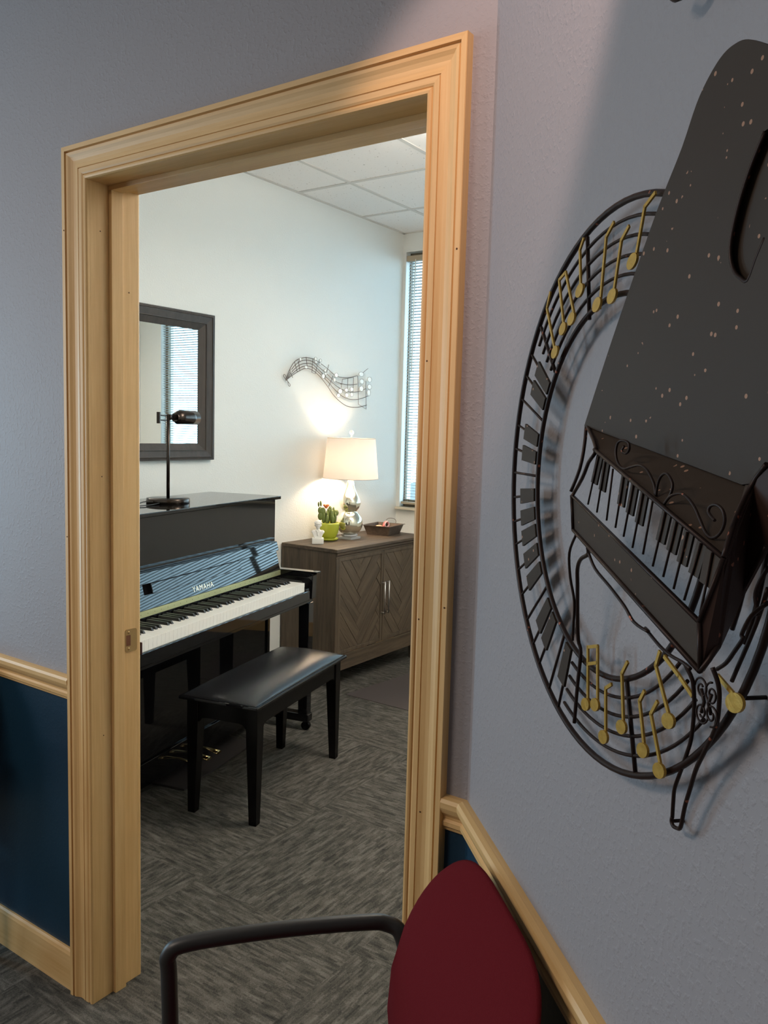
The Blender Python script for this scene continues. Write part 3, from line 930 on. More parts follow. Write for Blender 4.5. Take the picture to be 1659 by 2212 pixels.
# fallboard, opened and leaning back against the upper panel
FU0, FU1 = UL + .05, .046
pb('name_board', FU0, FU1, .156, .18, .700, .767)
b = MB()
b.hexa([(FU0, .1555, .765), (FU1, .1555, .765), (FU1, .1625, .765), (FU0, .1625, .765),
        (FU0, .1565, .7885), (FU1, .1565, .7885), (FU1, .1640, .7885), (FU0, .1640, .7885)])
for k in range(34):
    b.sphere((FU0 + .02 + k * .0407, .1548, .777), .0014, 1, .5, 1, 8, mi=1)
b.build('piano_hinge', [MT['hinge'], MT['gap']], piano, label='long brass hinge with small screws')
TLT = .26


def fw_(z):
    return .158 + (z - .789) * TLT


b = MB()
b.hexa([(FU0, fw_(.789), .789), (FU1, fw_(.789), .789), (FU1, fw_(.789) + .016, .787), (FU0, fw_(.789) + .016, .787),
        (FU0, fw_(.886), .886), (FU1, fw_(.886), .886), (FU1, fw_(.886) + .016, .884), (FU0, fw_(.886) + .016, .884)])
fall = b.build('fallboard', BG, piano, bevel=.0015)
b = MB()
b.hexa([(FU0, fw_(.886) - .016, .884), (FU1, fw_(.886) - .016, .884), (FU1, fw_(.886) + .012, .884), (FU0, fw_(.886) + .012, .884),
        (FU0, fw_(.886) - .005, .928), (FU1, fw_(.886) - .005, .928), (FU1, fw_(.886) + .014, .928), (FU0, fw_(.886) + .014, .928)])
b.build('fallboard_lip', BG, fall, bevel=.0025)
pb('panel_ledge', UL + .025, UR - .030, .200, .216, .905, .942)
b = MB()
b.hexa([(-.955, .150, .846), (-.325, .150, .846), (-.325, fw_(.846) + .001, .844), (-.955, fw_(.846) + .001, .844),
        (-.955, .161, .886), (-.325, .161, .886), (-.325, fw_(.886) + .001, .884), (-.955, fw_(.886) + .001, .884)])
b.build('music_shelf', BG, fall, bevel=.002)
# maker's name in pale gold letters on the fallboard
cu = bpy.data.curves.new('lettering', 'FONT')
cu.body = 'YAMAHA'
cu.size = .033
cu.extrude = .0004
cu.align_x = 'CENTER'
cu.space_character = 1.18
to = bpy.data.objects.new('tmp_text', cu)
COL.objects.link(to)
bpy.context.view_layer.update()
me = bpy.data.meshes.new_from_object(to.evaluated_get(bpy.context.evaluated_depsgraph_get()))
bpy.data.objects.remove(to, do_unlink=True)
me.materials.clear()
me.materials.append(MT['gold_letter'])
let = bpy.data.objects.new('lettering', me)
COL.objects.link(let)
let.parent = fall
let.location = (-.607, fw_(.803) - .0006, .803)
let.rotation_euler = (R(90) - math.atan(TLT), 0, 0)

# front legs with toe blocks
for u in (UL + .004, .034):
    b = MB()
    b.hexa([(u + .004, -.004, .05), (u + .050, -.004, .05), (u + .050, .044, .05), (u + .004, .044, .05),
            (u, -.008, .64), (u + .054, -.008, .64), (u + .054, .048, .64), (u, .048, .64)])
    leg = b.build('leg', BG, piano, bevel=.003)
    b = MB()
    b.box(u + .002, u + .052, -.012, .58, .045, .085)
    toe = b.build('toe_block', BG, piano, bevel=.004)
    for w_ in (.0, .52):
        b = MB()
        b.tube([(u + .016, w_ + .01, .022), (u + .038, w_ + .01, .022)], .022, 16)
        b.box(u + .010, u + .044, w_ + .002, w_ + .018, .022, .048)
        b.build('caster', MT['black_satin'], toe)
b = MB(); b.box(-.80, -.42, .235, .262, .045, .15); b.build('pedal_board', BG, piano, bevel=.002)
for u in (-.665, -.59, -.515):
    b = MB()
    b.tube([(u, .235, .082), (u, .20, .080), (u, .165, .074), (u, .140, .070)], [.008, .008, .017, .019], 14, flat=.34, ref=(0, 0, 1))
    b.build('pedal', MT['gold'], piano, label='brass pedal')

# dark mat on the floor below the pedals
b = MB(); b.box(-.77, -.2, .14, .56, 0.0005, .010)
tag(b.build('floor_mat', MT['rubbermat'], loc=PO, rotz=PROT, bevel=.002), 'dark brown mat lying on the carpet under the piano pedals', 'mat')
b = MB()
b.prism([(-.30, -.24), (.24, -.24), (.30, .34), (-.24, .34)], 0.0004, .003, lambda a, c, d: (a, c, d))
tag(b.build('floor_mat', simple('plum_grey_mat', (.060, .048, .046), .85), loc=(-.70, 2.60, 0)), 'flat plum grey chair mat on the carpet in front of the herringbone cabinet', 'mat')

# ================================================================== BENCH
bench = thing('piano_bench', 'black piano bench with padded vinyl top in front of the upright piano', 'bench', (-.556, 1.250, 0), PROT)
BSX, BSY, BH = .40, .170, .468
b = MB()
b.box(-BSX, BSX, -BSY, BSY, BH - .014, BH)
b.build('seat_frame', BG, bench, bevel=.005)
b = MB()
nx, ny = 28, 14
grid = []
for i in range(nx + 1):
    row = []
    for j in range(ny + 1):
        x = -1 + 2 * i / nx; y = -1 + 2 * j / ny
        x = math.sin(x * math.pi / 2); y = math.sin(y * math.pi / 2)
        e = (1 - abs(x) ** 4) * (1 - abs(y) ** 2.6)
        row.append(b.bm.verts.new((x * (BSX - .012), y * (BSY - .012), BH + .034 * max(e, 0) ** .55)))
    grid.append(row)
for i in range(nx):
    for j in range(ny):
        b.bm.faces.new((grid[i][j], grid[i + 1][j], grid[i + 1][j + 1], grid[i][j + 1])).smooth = True
edge = [grid[i][0] for i in range(nx + 1)] + [grid[nx][j] for j in range(1, ny + 1)] + [grid[i][ny] for i in range(nx - 1, -1, -1)] + [grid[0][j] for j in range(ny - 1, 0, -1)]
low = [b.bm.verts.new((v.co.x, v.co.y, BH - .001)) for v in edge]
for i in range(len(edge)):
    j = (i + 1) % len(edge)
    b.bm.faces.new((edge[i], low[i], low[j], edge[j]))
b.bm.faces.new(low[::-1])
b.build('seat_cushion', MT['vinyl'], bench)
AX, AY = .365, .151
for sx, sy, horiz in ((0, -1, 1), (0, 1, 1), (-1, 0, 0), (1, 0, 0)):
    b = MB()
    half = AX if horiz else AY
    top, bot = BH - .014, BH - .085
    pl = [(-half + .03, top), (-half + .03, bot - .02), (-half + .05, bot - .018), (-half + .062, bot - .004), (-half + .08, bot), (half - .08, bot), (half - .062, bot - .004), (half - .05, bot - .018), (half - .03, bot - .02), (half - .03, top)]
    if horiz:
        y = sy * (AY - .012)
        b.prism(pl, y - .009, y + .009, lambda a, z, d: (a, d, z))
    else:
        x = sx * (AX - .012)
        b.prism(pl, x - .009, x + .009, lambda a, z, d: (d, a, z))
    b.build('apron', MT['black_satin'], bench)
for sx in (-1, 1):
    for sy in (-1, 1):
        b = MB()
        X, Y = sx * (AX - .022), sy * (AY - .022)
        X2, Y2 = sx * (AX - .016), sy * (AY - .016)
        b.hexa([(X2 - .0155, Y2 - .0155, 0), (X2 + .0155, Y2 - .0155, 0), (X2 + .0155, Y2 + .0155, 0), (X2 - .0155, Y2 + .0155, 0),
                (X - .024, Y - .024, BH - .12), (X + .024, Y - .024, BH - .12), (X + .024, Y + .024, BH - .12), (X - .024, Y + .024, BH - .12)])
        b.hexa([(X - .024, Y - .024, BH - .12), (X + .024, Y - .024, BH - .12), (X + .024, Y + .024, BH - .12), (X - .024, Y + .024, BH - .12),
                (X - .024, Y - .024, BH - .014), (X + .024, Y - .024, BH - .014), (X + .024, Y + .024, BH - .014), (X - .024, Y + .024, BH - .014)])
        b.build('leg', MT['black_satin'], bench, bevel=.0015)

# ================================================================== HERRINGBONE CABINET
cab = thing('cabinet', 'weathered brown wood cabinet with herringbone plank doors below the window', 'cabinet', (-1.092, 2.37, 0), 0)
BW, BWY = MT['barnwood'], MT['barnwood_y']
CL, CD, CH = .93, .408, .812
b = MB(); b.box(-CD, -.0, -.004, CL + .004, CH - .022, CH); b.box(-.010, .010, -.008, CL + .008, CH - .020, CH - .001)
b.build('top', BWY, cab, bevel=.003)
b = MB()
b.sweep_rect([(0, CH - .0225), (.006, CH - .0225), (.004, CH - .034), (-.004, CH - .044), (-.010, CH - .05), (-.0038, CH - .05), (-.0038, CH - .0225)], [lambda a, z: (a, .0, z), lambda a, z: (a, CL, z)])
b.build('cornice', BWY, cab)
for y in (0, CL - .02):
    b = MB(); b.box(-CD, -.004, y, y + .02, .105, CH - .022); b.build('side_panel', BW, cab, bevel=.001)
b = MB(); b.box(-CD, -CD + .01, .02, CL - .02, .105, CH - .022); b.build('back_panel', BW, cab)
b = MB(); b.box(-CD + .01, -.022, .02, CL - .02, .19, .205); b.build('bottom_panel', BW, cab)
b = MB(); b.box(-.0038, .004, 0.0, CL, .185, .197); b.box(-.0038, -.0, 0, CL, .105, .1845)
b.build('apron', BWY, cab, bevel=.001)
b = MB(); b.box(-.0038, .0, .0, .022, .198, CH - .051); b.box(-.0038, .0, CL - .022, CL, .198, CH - .051)
b.build('face_frame', BW, cab, bevel=.001)
for y in (.02, CL - .07):
    for x in (-CD + .01, -.06):
        b = MB(); b.hexa([(x + .004, y + .004, 0), (x + .044, y + .004, 0), (x + .044, y + .044, 0), (x + .004, y + .044, 0),
                          (x, y, .106), (x + .05, y, .106), (x + .05, y + .05, .106), (x, y + .05, .106)])
        b.build('foot', BW, cab)


def clip(poly, x0, x1, y0, y1):
    def cut(P, ins, inter):
        out = []
        for i in range(len(P)):
            a, c = P[i - 1], P[i]
            if ins(c):
                if not ins(a):
                    out.append(inter(a, c))
                out.append(c)
            elif ins(a):
                out.append(inter(a, c))
        return out

    def ix(v):
        return lambda a, c: (v, a[1] + (c[1] - a[1]) * (v - a[0]) / (c[0] - a[0]))

    def iy(v):
        return lambda a, c: (a[0] + (c[0] - a[0]) * (v - a[1]) / (c[1] - a[1]), v)
    for ins, it in ((lambda p: p[0] >= x0, ix(x0)), (lambda p: p[0] <= x1, ix(x1)), (lambda p: p[1] >= y0, iy(y0)), (lambda p: p[1] <= y1, iy(y1))):
        if len(poly) < 3:
            return []
        poly = cut(poly, ins, it)
    return poly


def shrink(poly, d):
    n = len(poly)
    area = sum(poly[i][0] * poly[(i + 1) % n][1] - poly[(i + 1) % n][0] * poly[i][1] for i in range(n)) / 2
    s = 1 if area > 0 else -1
    lines = []
    for i in range(n):
        a, c = Vector(poly[i]), Vector(poly[(i + 1) % n])
        t = c - a
        if t.length < 1e-5:
            continue
        t.normalize()
        nn = Vector((-t.y, t.x)) * s
        lines.append((a + nn * d, t))
    out = []
    for i in range(len(lines)):
        (p, t), (q, u) = lines[i - 1], lines[i]
        den = t.x * u.y - t.y * u.x
        if abs(den) < 1e-6:
            continue
        k = ((q.x - p.x) * u.y - (q.y - p.y) * u.x) / den
        out.append(tuple(p + t * k))
    return out


def diag_wood(name, ang):
    m = wood(name, (0.038, 0.026, 0.017), (0.116, 0.083, 0.053), 'Z', 34, 0.62, 14, 0.3, 0.0)
    nt = m.node_tree
    mp = [n for n in nt.nodes if n.type == 'MAPPING'][0]
    tc = [n for n in nt.nodes if n.type == 'TEX_COORD'][0]
    m2 = nd(nt, 'ShaderNodeMapping')
    m2.inputs['Rotation'].default_value = (ang, 0, 0)
    nt.links.new(tc.outputs['Object'], m2.inputs['Vector'])
    nt.links.new(m2.outputs['Vector'], mp.inputs['Vector'])
    return m


DW = [diag_wood('plank_wood_rising', R(45)), diag_wood('plank_wood_falling', R(-45))]
d0, d1, dz0, dz1 = .0235, CL / 2 - .002, .200, CH - .052
for q in range(2):
    ya = d0 if q == 0 else CL / 2 + .002
    yb = ya + (d1 - d0)
    b = MB()
    st = .020
    b.box(-.020, .0, ya, ya + st, dz0, dz1); b.box(-.020, .0, yb - st, yb, dz0, dz1)
    b.box(-.020, .0, ya + st, yb - st, dz0, dz0 + st); b.box(-.020, .0, ya + st, yb - st, dz1 - st, dz1)
    dr = b.build('door', BW, cab, bevel=.002)
    b = MB()
    b.box(-.018, -.014, ya + st, yb - st, dz0 + st, dz1 - st, mi=0)
    w, Lp = .060, .300
    cy, cz = (ya + yb) / 2, (dz0 + dz1) / 2 + .02
    cs = math.cos(R(52)); sn = math.sin(R(52))
    for k in range(-26, 27):
        for n in range(-6, 7):
            ox, oz = k * w + n * Lp, k * w - n * Lp
            for hv, (rx, rz) in enumerate(((Lp, w), (w, Lp))):
                if hv == 0:
                    rect = [(ox, oz), (ox + Lp, oz), (ox + Lp, oz + w), (ox, oz + w)]
                else:
                    rect = [(ox, oz + w), (ox + w, oz + w), (ox + w, oz + w + Lp), (ox, oz + w + Lp)]
                # the lattice is turned a little past 45 degrees: planks rise steeply
                pl = []
                for a, c in rect:
                    u_ = (a - c) / math.sqrt(2) * .92
                    v_ = (a + c) / math.sqrt(2) * 1.16
                    pl.append((cy + u_, cz + v_))
                pl = clip(pl, ya + st, yb - st, dz0 + st, dz1 - st)
                if len(pl) < 3:
                    continue
                pl = shrink(pl, .0011)
                if len(pl) < 3:
                    continue
                ar = abs(sum(pl[i][0] * pl[(i + 1) % len(pl)][1] - pl[(i + 1) % len(pl)][0] * pl[i][1] for i in range(len(pl))) / 2)
                if ar < 2e-5:
                    continue
                h_ = -.0055 + random.uniform(-.0016, .0016)
                b.prism(pl, -.015, h_, lambda a, c, d: (d, a, c), mi=1 + hv)
    b.build('herringbone_panel', [MT['gap']] + DW, dr)
    hy = yb - .012 if q == 0 else ya + .012 + .016
    b = MB()
    b.tube([(.026, hy, .372), (.026, hy, .572)], .0042, 10)
    for z in (.380, .564):
        b.tube([(-.002, hy, z), (.026, hy, z)], .0036, 8)
    b.build('handle', MT['nickel'], dr, label='brushed metal bar handle')

# ================================================================== THINGS ON THE CABINET
lampt = thing('table_lamp', 'lit table lamp with white drum shade and mercury glass gourd base', 'lamp', (-1.328, 2.796, CH))
b = MB()
b.box(-.050, .050, -.050, .050, 0, .014, bev=.002)
b.lathe([(.030, .012), (.030, .017)], 24)
b.lathe([(.050, .017), (.052, .020), (.052, .027), (.049, .030)], 8, smooth=False)
b.build('acrylic_foot', MT['crystal'], lampt, label='clear acrylic foot')
pts = [(.026, .030), (.045, .034), (.064, .048), (.077, .072), (.081, .100), (.074, .128), (.060, .150), (.048, .163), (.044, .170), (.047, .177), (.056, .190), (.063, .207), (.065, .225),
       (.060, .247), (.050, .268), (.040, .287), (.031, .308), (.025, .330), (.022, .348), (.021, .355)]
sp = smooth_path([(p[0], 0, p[1]) for p in pts], 3)
b = MB(); b.lathe([(v.x, v.z) for v in sp], 48); b.build('gourd_base', MT['mercury'], lampt)
b = MB(); b.lathe([(.018, .355), (.018, .362), (.008, .364), (.008, .372), (.014, .374), (.014, .40), (.008, .405)], 20); b.build('socket', MT['nickel'], lampt)
b = MB()
b.lathe([(.170, .372), (.147, .618), (.1455, .618), (.1685, .372)], 56)
bm = b.bm
# open drum: remove end caps
for f in [f for f in bm.faces if len(f.verts) > 6]:
    bm.faces.remove(f)
b2 = MB()
NS = 56
rings = [[b2.bm.verts.new((r * math.cos(2 * math.pi * k / NS), r * math.sin(2 * math.pi * k / NS), z)) for k in range(NS)] for r, z in ((.170, .372), (.147, .618))]
for k in range(NS):
    b2.bm.faces.new((rings[0][k], rings[0][(k + 1) % NS], rings[1][(k + 1) % NS], rings[1][k])).smooth = True
b.bm.free()
shade = b2.build('lamp_shade', MT['linen'], lampt)
b = MB()
for r, z in ((.1702, .3725), (.1472, .6175)):
    b = MB(); b.tube([(r * math.cos(R(a)), r * math.sin(R(a)), z) for a in range(0, 360, 8)], .0016, 6, closed=True)
    b.build('shade_trim', MT['shade_rim'], shade)
b = MB()
b.tube([(0, 0, .40), (0, 0, .628)], .0025, 8)
for a in (0, 120, 240):
    b.tube([(0, 0, .612), (.1455 * math.cos(R(a)), .1455 * math.sin(R(a)), .612)], .0014, 6)
b.build('harp', MT['nickel'], lampt)
b = MB(); b.lathe([(.006, .626), (.006, .634), (.0035, .638)], 12); b.sphere((0, 0, .652), .015, seg=12); b.build('finial', MT['crystal'], lampt, label='clear glass ball finial')
b = MB(); b.sphere((0, 0, .47), .030, 1, 1, 1.2, 16)
bulb_m, bnt, bb = new_mat('glowing_bulb')
bb.inputs['Base Color'].default_value = (1, .9, .75, 1)
bb.inputs['Emission Color'].default_value = (1.0, .77, .56, 1)
bb.inputs['Emission Strength'].default_value = BULB
b.build('light_bulb', bulb_m, lampt)

pot = thing('potted_cactus', 'small flowering cactus in a lime green pot with saucer', 'cactus', (-1.372, 2.640, CH))
b = MB(); b.lathe([(.0, .0), (.044, .0), (.060, .006), (.064, .014), (.062, .017), (.055, .012), (.0, .010)], 40); b.build('saucer', MT['lime'], pot)
b = MB(); b.lathe([(.0, .012), (.041, .012), (.050, .022), (.061, .048), (.066, .075), (.068, .098), (.068, .109), (.065, .110), (.063, .106), (.063, .094), (0, .093)], 44); b.build('pot', MT['lime'], pot)
b = MB(); b.lathe([(0, .092), (.062, .095), (.02, .102), (0, .103)], 24); b.build('soil', MT['soil'], pot)
vx = Vector((.59, .81, 0))      # across, as seen from the doorway
vd = Vector((.81, -.59, 0))
b = MB()
rots = random.Random(3)
pads = [(-.050, .0, .150, .013, .024), (-.052, 0, .186, .012, .022), (-.046, .01, .226, .008, .018), (-.062, 0, .222, .005, .016), (-.034, .0, .178, .014, .026), (-.032, -.008, .142, .012, .034), (-.020, .012, .150, .012, .040),
        (-.008, -.010, .148, .011, .040), (.006, .006, .152, .012, .046), (.018, -.012, .148, .012, .042), (.030, .004, .150, .013, .042), (.042, -.004, .142, .012, .034), (.047, .002, .170, .015, .020),
        (.014, .014, .190, .013, .022), (.002, .014, .175, .012, .024), (.034, .014, .186, .010, .020), (-.012, -.02, .130, .011, .030), (.022, -.024, .128, .010, .028), (.036, .018, .130, .011, .03)]
for a, dd, z, r, hh in pads:
    c = vx * a + vd * (-dd)
    b.sphere((c.x, c.y, z - .004), r * 1.22, 1.0, .62, hh / r / 1.22, 12, rot=Matrix.Rotation(rots.uniform(0, 3), 3, 'Z') @ Matrix.Rotation(R(rots.uniform(-7, 7)), 3, 'X'))
b.build('cactus_pads', MT['cactus'], pot)
b = MB()
for k in range(9):
    a = R(k * 40)
    rot = Matrix.Rotation(a, 3, 'Z') @ Matrix.Rotation(R(50 if k % 2 else 30), 3, 'Y')
    c = Vector((-.015 * vx.x, -.015 * vx.y, .206)) + Vector((.008 * math.cos(a), .008 * math.sin(a), 0))
    b.sphere(c, .015, .35, .45, 1.0, 8, rot=rot)
b.build('flower', MT['flower'], pot, label='orange red flower')

# white composer bust
bust = thing('bust', 'small white plaster bust of a man on a rounded block', 'bust', (-1.318, 2.478, CH), R(39))
b = MB(); b.box(-.034, .034, -.026, .026, 0, .036, bev=.007); b.box(-.024, .024, -.0272, -.0255, .010, .011); b.box(-.024, .024, -.0272, -.0255, .019, .020)
b.build('plinth', MT['plaster'], bust)
b = MB()
b.lathe([(.022, .030), (.024, .040), (.026, .050)], 20, sy=.6)
b.hexa([(-.019, -.015, .034), (.019, -.015, .034), (.019, .014, .034), (-.019, .014, .034),
        (-.036, -.013, .072), (.036, -.013, .072), (.036, .014, .072), (-.036, .014, .072)])
b.sphere((-.025, 0, .070), .013, 1, .95, .9); b.sphere((.025, 0, .070), .013, 1, .95, .9)
b.sphere((0, .0, .073), .024, 1.1, .62, .5)
b.tube([(0, .002, .065), (0, .0, .095)], .0105, 12)
b.sphere((0, -.001, .112), .0185, .90, 1.0, 1.25, 20)
b.sphere((0, .004, .121), .0205, 1.0, 1.02, .95, 20)
b.sphere((0, -.0190, .109), .0042, .7, .9, 1.7, 10)
b.sphere((0, -.0155, .0985), .0055, 1.1, .8, .6, 10)
b.sphere((0, -.0135, .0925), .0058, 1.1, .9, .8, 10)
b.sphere((0, -.0155, .119), .009, 1.5, .7, .5, 10)
b.sphere((-.0185, 0, .109), .0052, .6, 1, 1.3, 10); b.sphere((.0185, 0, .109), .0052, .6, 1, 1.3, 10)
for k in range(12):
    a = R(k * 30 + 10)
    if math.sin(a) < -.5:
        continue
    b.sphere((.0175 * math.cos(a), .003 + .0175 * math.sin(a), .123), .0065, seg=8)
b.tube([(-.011, -.010, .084), (-.004, -.0155, .072), (-.001, -.0165, .050)], .0026, 6)
b.tube([(.011, -.010, .084), (.004, -.0155, .072), (.001, -.0165, .050)], .0026, 6)
b.sphere((0, -.0125, .083), .0042, 1.5, .6, .8, 8)
bo = b.build('figure', MT['plaster'], bust)
md = bo.modifiers.new('fuse', 'REMESH'); md.mode = 'VOXEL'; md.voxel_size = .0013; md.use_smooth_shade = True
md = bo.modifiers.new('soft', 'SMOOTH'); md.factor = .5; md.iterations = 2

# rusty baking tin with trinkets
tray = thing('baking_tin', 'rusty rectangular tin tray with a wire handle holding pink trinkets', 'tray', (-1.306, 3.135, CH), R(9))
b = MB()
bx, by, tx, ty, th_ = .074, .086, .094, .107, .062


def rect_ring(x, y, z):
    return [(-x, -y, z), (x, -y, z), (x, y, z), (-x, y, z)]


secs = [rect_ring(bx, by, 0), rect_ring(tx, ty, th_), rect_ring(tx + .008, ty + .008, th_ + .002), rect_ring(tx + .008, ty + .008, th_ - .0005), rect_ring(tx - .0025, ty - .0025, th_ - .001), rect_ring(bx - .002, by - .002, .002)]
VV = [[b.bm.verts.new(p) for p in s_] for s_ in (secs[0], secs[1], secs[3], secs[2], rect_ring(tx - .002, ty - .002, th_ + .001), secs[5])]
for A_, B_ in zip(VV[:-1], VV[1:]):
    for i in range(4):
        b.bm.faces.new((A_[i], A_[(i + 1) % 4], B_[(i + 1) % 4], B_[i]))
b.bm.faces.new(VV[0][::-1]); b.bm.faces.new(VV[-1])
b.build('pan', MT['tin'], tray)
b = MB()
b.tube(smooth_path([(-.035, ty + .004, th_), (-.036, ty + .008, th_ + .018), (-.020, ty + .014, th_ + .030), (.015, ty + .014, th_ + .030), (.033, ty + .008, th_ + .018), (.034, ty + .004, th_)], 5), .0018, 6)
b.build('wire_handle', MT['wire'], tray)
tz = CH + .003
rs = thing('ribbon_rosette', 'pink ruffled ribbon rosette with a round dark centre in the rusty tin', 'rosette', (-1.290, 3.140, tz + .016))
b = MB()
for k in range(16):
    a = R(k * 22.5)
    b.sphere((.006 * 0 + .0, .026 * math.cos(a), .040 + .020 * math.sin(a)), .009, .9, 1, 1, 8)
b.build('ruffle', MT['pink'], rs)
b = MB(); b.tube([(.006, .023 * math.cos(R(a)), .046 + .018 * math.sin(R(a))) for a in range(0, 360, 15)], .0042, 8, closed=True); b.build('loop', MT['pinkpale'], rs)
b = MB(); b.sphere((0.0, 0, .046), .017, .35, 1, .9, 12); b.build('centre', MT['soil'], rs)
b = MB(); b.sphere((0, 0, .030), .032, 1.0, 1.3, .92, 16)
tag(b.build('soap', MT['peach'], loc=(-1.318, 3.098, tz)), 'peach coloured soap lying at the left end of the rusty tin', 'soap')

# ================================================================== DESK LAMP ON THE PIANO
dl = thing('desk_lamp', 'dark bronze swing arm reading lamp standing on the piano lid', 'lamp', (-1.059, 1.140, 1.147), PROT)
BZ = MT['bronze']
b = MB(); b.lathe([(0, .0), (.090, .0), (.0915, .002), (.0915, .019), (.089, .0215), (0, .022)], 56); b.build('base', BZ, dl, bevel=0)
b = MB(); b.tube([(0, 0, .021), (0, 0, .375)], .0072, 16); b.build('pole', BZ, dl)
b = MB()
b.tube([(-.062, 0, .372), (.008, 0, .372)], .0028, 8); b.tube([(-.062, 0, .352), (.008, 0, .352)], .0028, 8)
b.box(-.069, -.062, -.008, .008, .338, .386)
b.build('swing_arm', BZ, dl, bevel=.001)
b = MB(); b.tube([(.0, .0, .366), (.012, 0, .366), (.013, 0, .366), (.050, 0, .366)], [.013, .013, .011, .011], 20); b.tube([(.046, 0, .366), (.058, 0, .366), (.062, 0, .364)], [.019, .019, .022], 24)
b.build('socket', BZ, dl)
b = MB()
n = 26
prof_s = [(.052, .014), (.058, .021), (.070, .029), (.085, .0325), (.150, .0325), (.196, .0325)]
rings = []
for x, r in prof_s:
    rings.append([(x, r * math.cos(R(-62 + 304 * k / n)), .366 + r * math.sin(R(-62 + 304 * k / n))) for k in range(n + 1)])
for inset, flip in ((0, 0), (.0015, 1)):
    vr = []
    for (x, r), rg in zip(prof_s, rings):
        vr.append([b.bm.verts.new((p[0], p[1] * (1 - inset / r), .366 + (p[2] - .366) * (1 - inset / r))) for p in rg])
    for A_, B_ in zip(vr[:-1], vr[1:]):
        for k in range(n):
            b.bm.faces.new((A_[k], A_[k + 1], B_[k + 1], B_[k])).smooth = True
    if inset == 0:
        outer = vr
    else:
        for A_, B_ in ((outer, vr),):
            for i in range(len(prof_s) - 1):
                b.bm.faces.new((A_[i][0], A_[i + 1][0], B_[i + 1][0], B_[i][0]))
                b.bm.faces.new((A_[i][n], A_[i + 1][n], B_[i + 1][n], B_[i][n]))
            for k in range(n):
                b.bm.faces.new((A_[-1][k], A_[-1][k + 1], B_[-1][k + 1], B_[-1][k]))
# half disc closing the far end
cv = b.bm.verts.new((.196, 0, .366))
ed = outer[-1]
for k in range(n):
    b.bm.faces.new((cv, ed[k], ed[k + 1]))
b.build('lamp_shade', BZ, dl)
b = MB(); b.tube(smooth_path([(-.089, .01, .010), (-.14, .02, .012), (-.22, .01, .004), (-.34, .03, .004), (-.42, .06, .004)], 4), .0022, 6)
b.tube(smooth_path([(-.089, -.02, .006), (-.16, -.03, .004), (-.30, -.01, .004), (-.42, .02, .004)], 4), .0020, 6)
b.build('power_cord', MT['cable'], dl)

# ================================================================== MIRROR
mir = thing('wall_mirror', 'rectangular wall mirror in a stepped dark frame above the piano', 'mirror', (XL, 1.355, 1.676))
MW, MH = .455, .371
b = MB()
mp_ = [(0, 0), (0, .026), (.004, .030), (.016, .034), (.018, .031), (.020, .031), (.054, .026), (.056, .029), (.059, .029), (.061, .024), (.096, .010), (.098, .006), (.098, 0)]


def fr(a, h, sy, sz):
    return (h, sy * (MW - a), sz * (MH - a * .86))


for c0, c1 in (((-1, -1), (1, -1)), ((1, -1), (1, 1)), ((1, 1), (-1, 1)), ((-1, 1), (-1, -1))):
    b.sweep_rect(mp_, [lambda a, h, c=c0: fr(a, h, *c), lambda a, h, c=c1: fr(a, h, *c)])
b.build('frame', MT['frame'], mir)
for a_, h_ in ((.004, .0305), (.0195, .0318), (.0575, .0297)):  # pale strips drawn in as the frame's edge highlights
    b = MB()
    b.tube([fr(a_, h_, sy, sz) for sy, sz in ((-1, -1), (1, -1), (1, 1), (-1, 1))], .0013, 4, closed=True)
    b.build('frame_highlight', MT['edge_highlight'], mir)
b = MB(); b.box(.003, .007, -MW + .09, MW - .09, -MH + .078, MH - .078); b.build('mirror_glass', MT['mirror'], mir, label='reflecting mirror glass')

# ================================================================== WIRE STAFF WITH SHELL DISCS
wy, wz = 2.80, 1.77
wr = thing('wall_sculpture', 'curving wire music staff with pale shell discs on the wall above the lamp', 'wall art', (XL, wy, wz))
b = MB()
for i, L in enumerate(ART_WIRES):
    x = .018 if i < 6 else .022
    b.tube(smooth_path([(x, y - wy, z - wz) for y, z in L], 4) if i < 6 else [(x, y - wy, z - wz) for y, z in L], .0022 if i < 5 else .0018, 6)
for y, z in (ART_WIRES[0][3], ART_WIRES[1][8]):
    b.tube([(0, y - wy, z - wz), (.018, y - wy, z - wz)], .002, 6)
b.build('wire_staff', MT['wire'], wr)
for (y, z), a, c in ART_STONES:
    b = MB()
    b.tube([(0, 0, 0), (.0015, 0, 0), (.0045, 0, 0), (.006, 0, 0)], [.92, 1, 1, .92], 20)
    for v in b.bm.verts:
        v.co.y *= a; v.co.z *= c
    b.tube([(.006, a * math.cos(R(t)), c * math.sin(R(t))) for t in range(0, 360, 18)], .0009, 5, closed=True, mi=1)
    b.build('shell_disc', [MT['shell'], MT['wire']], wr, loc=(.0235, y - wy, z - wz))

# ================================================================== METAL WALL ART
S0, Z0 = .521, 1.4266
wu = Vector((math.cos(SLANT), math.sin(SLANT), 0))
ax = Vector((XC, 0, Z0)) + wu * S0
art = thing('wall_art', 'large black metal wall art of an open grand piano over a round music staff', 'wall art', ax, SLANT)


def A3(p, dz=0.0):
    return Vector((p[0] - S0, -(p[1] + dz), p[2] - Z0))


IR, PL, PD, NG = MT['iron'], MT['plate'], MT['plate_dark'], MT['notegold']
RO, RI = .2875, .1965


def ringpt(r, a, off=.022):
    return Vector((r * math.cos(a), -off, r * math.sin(a)))


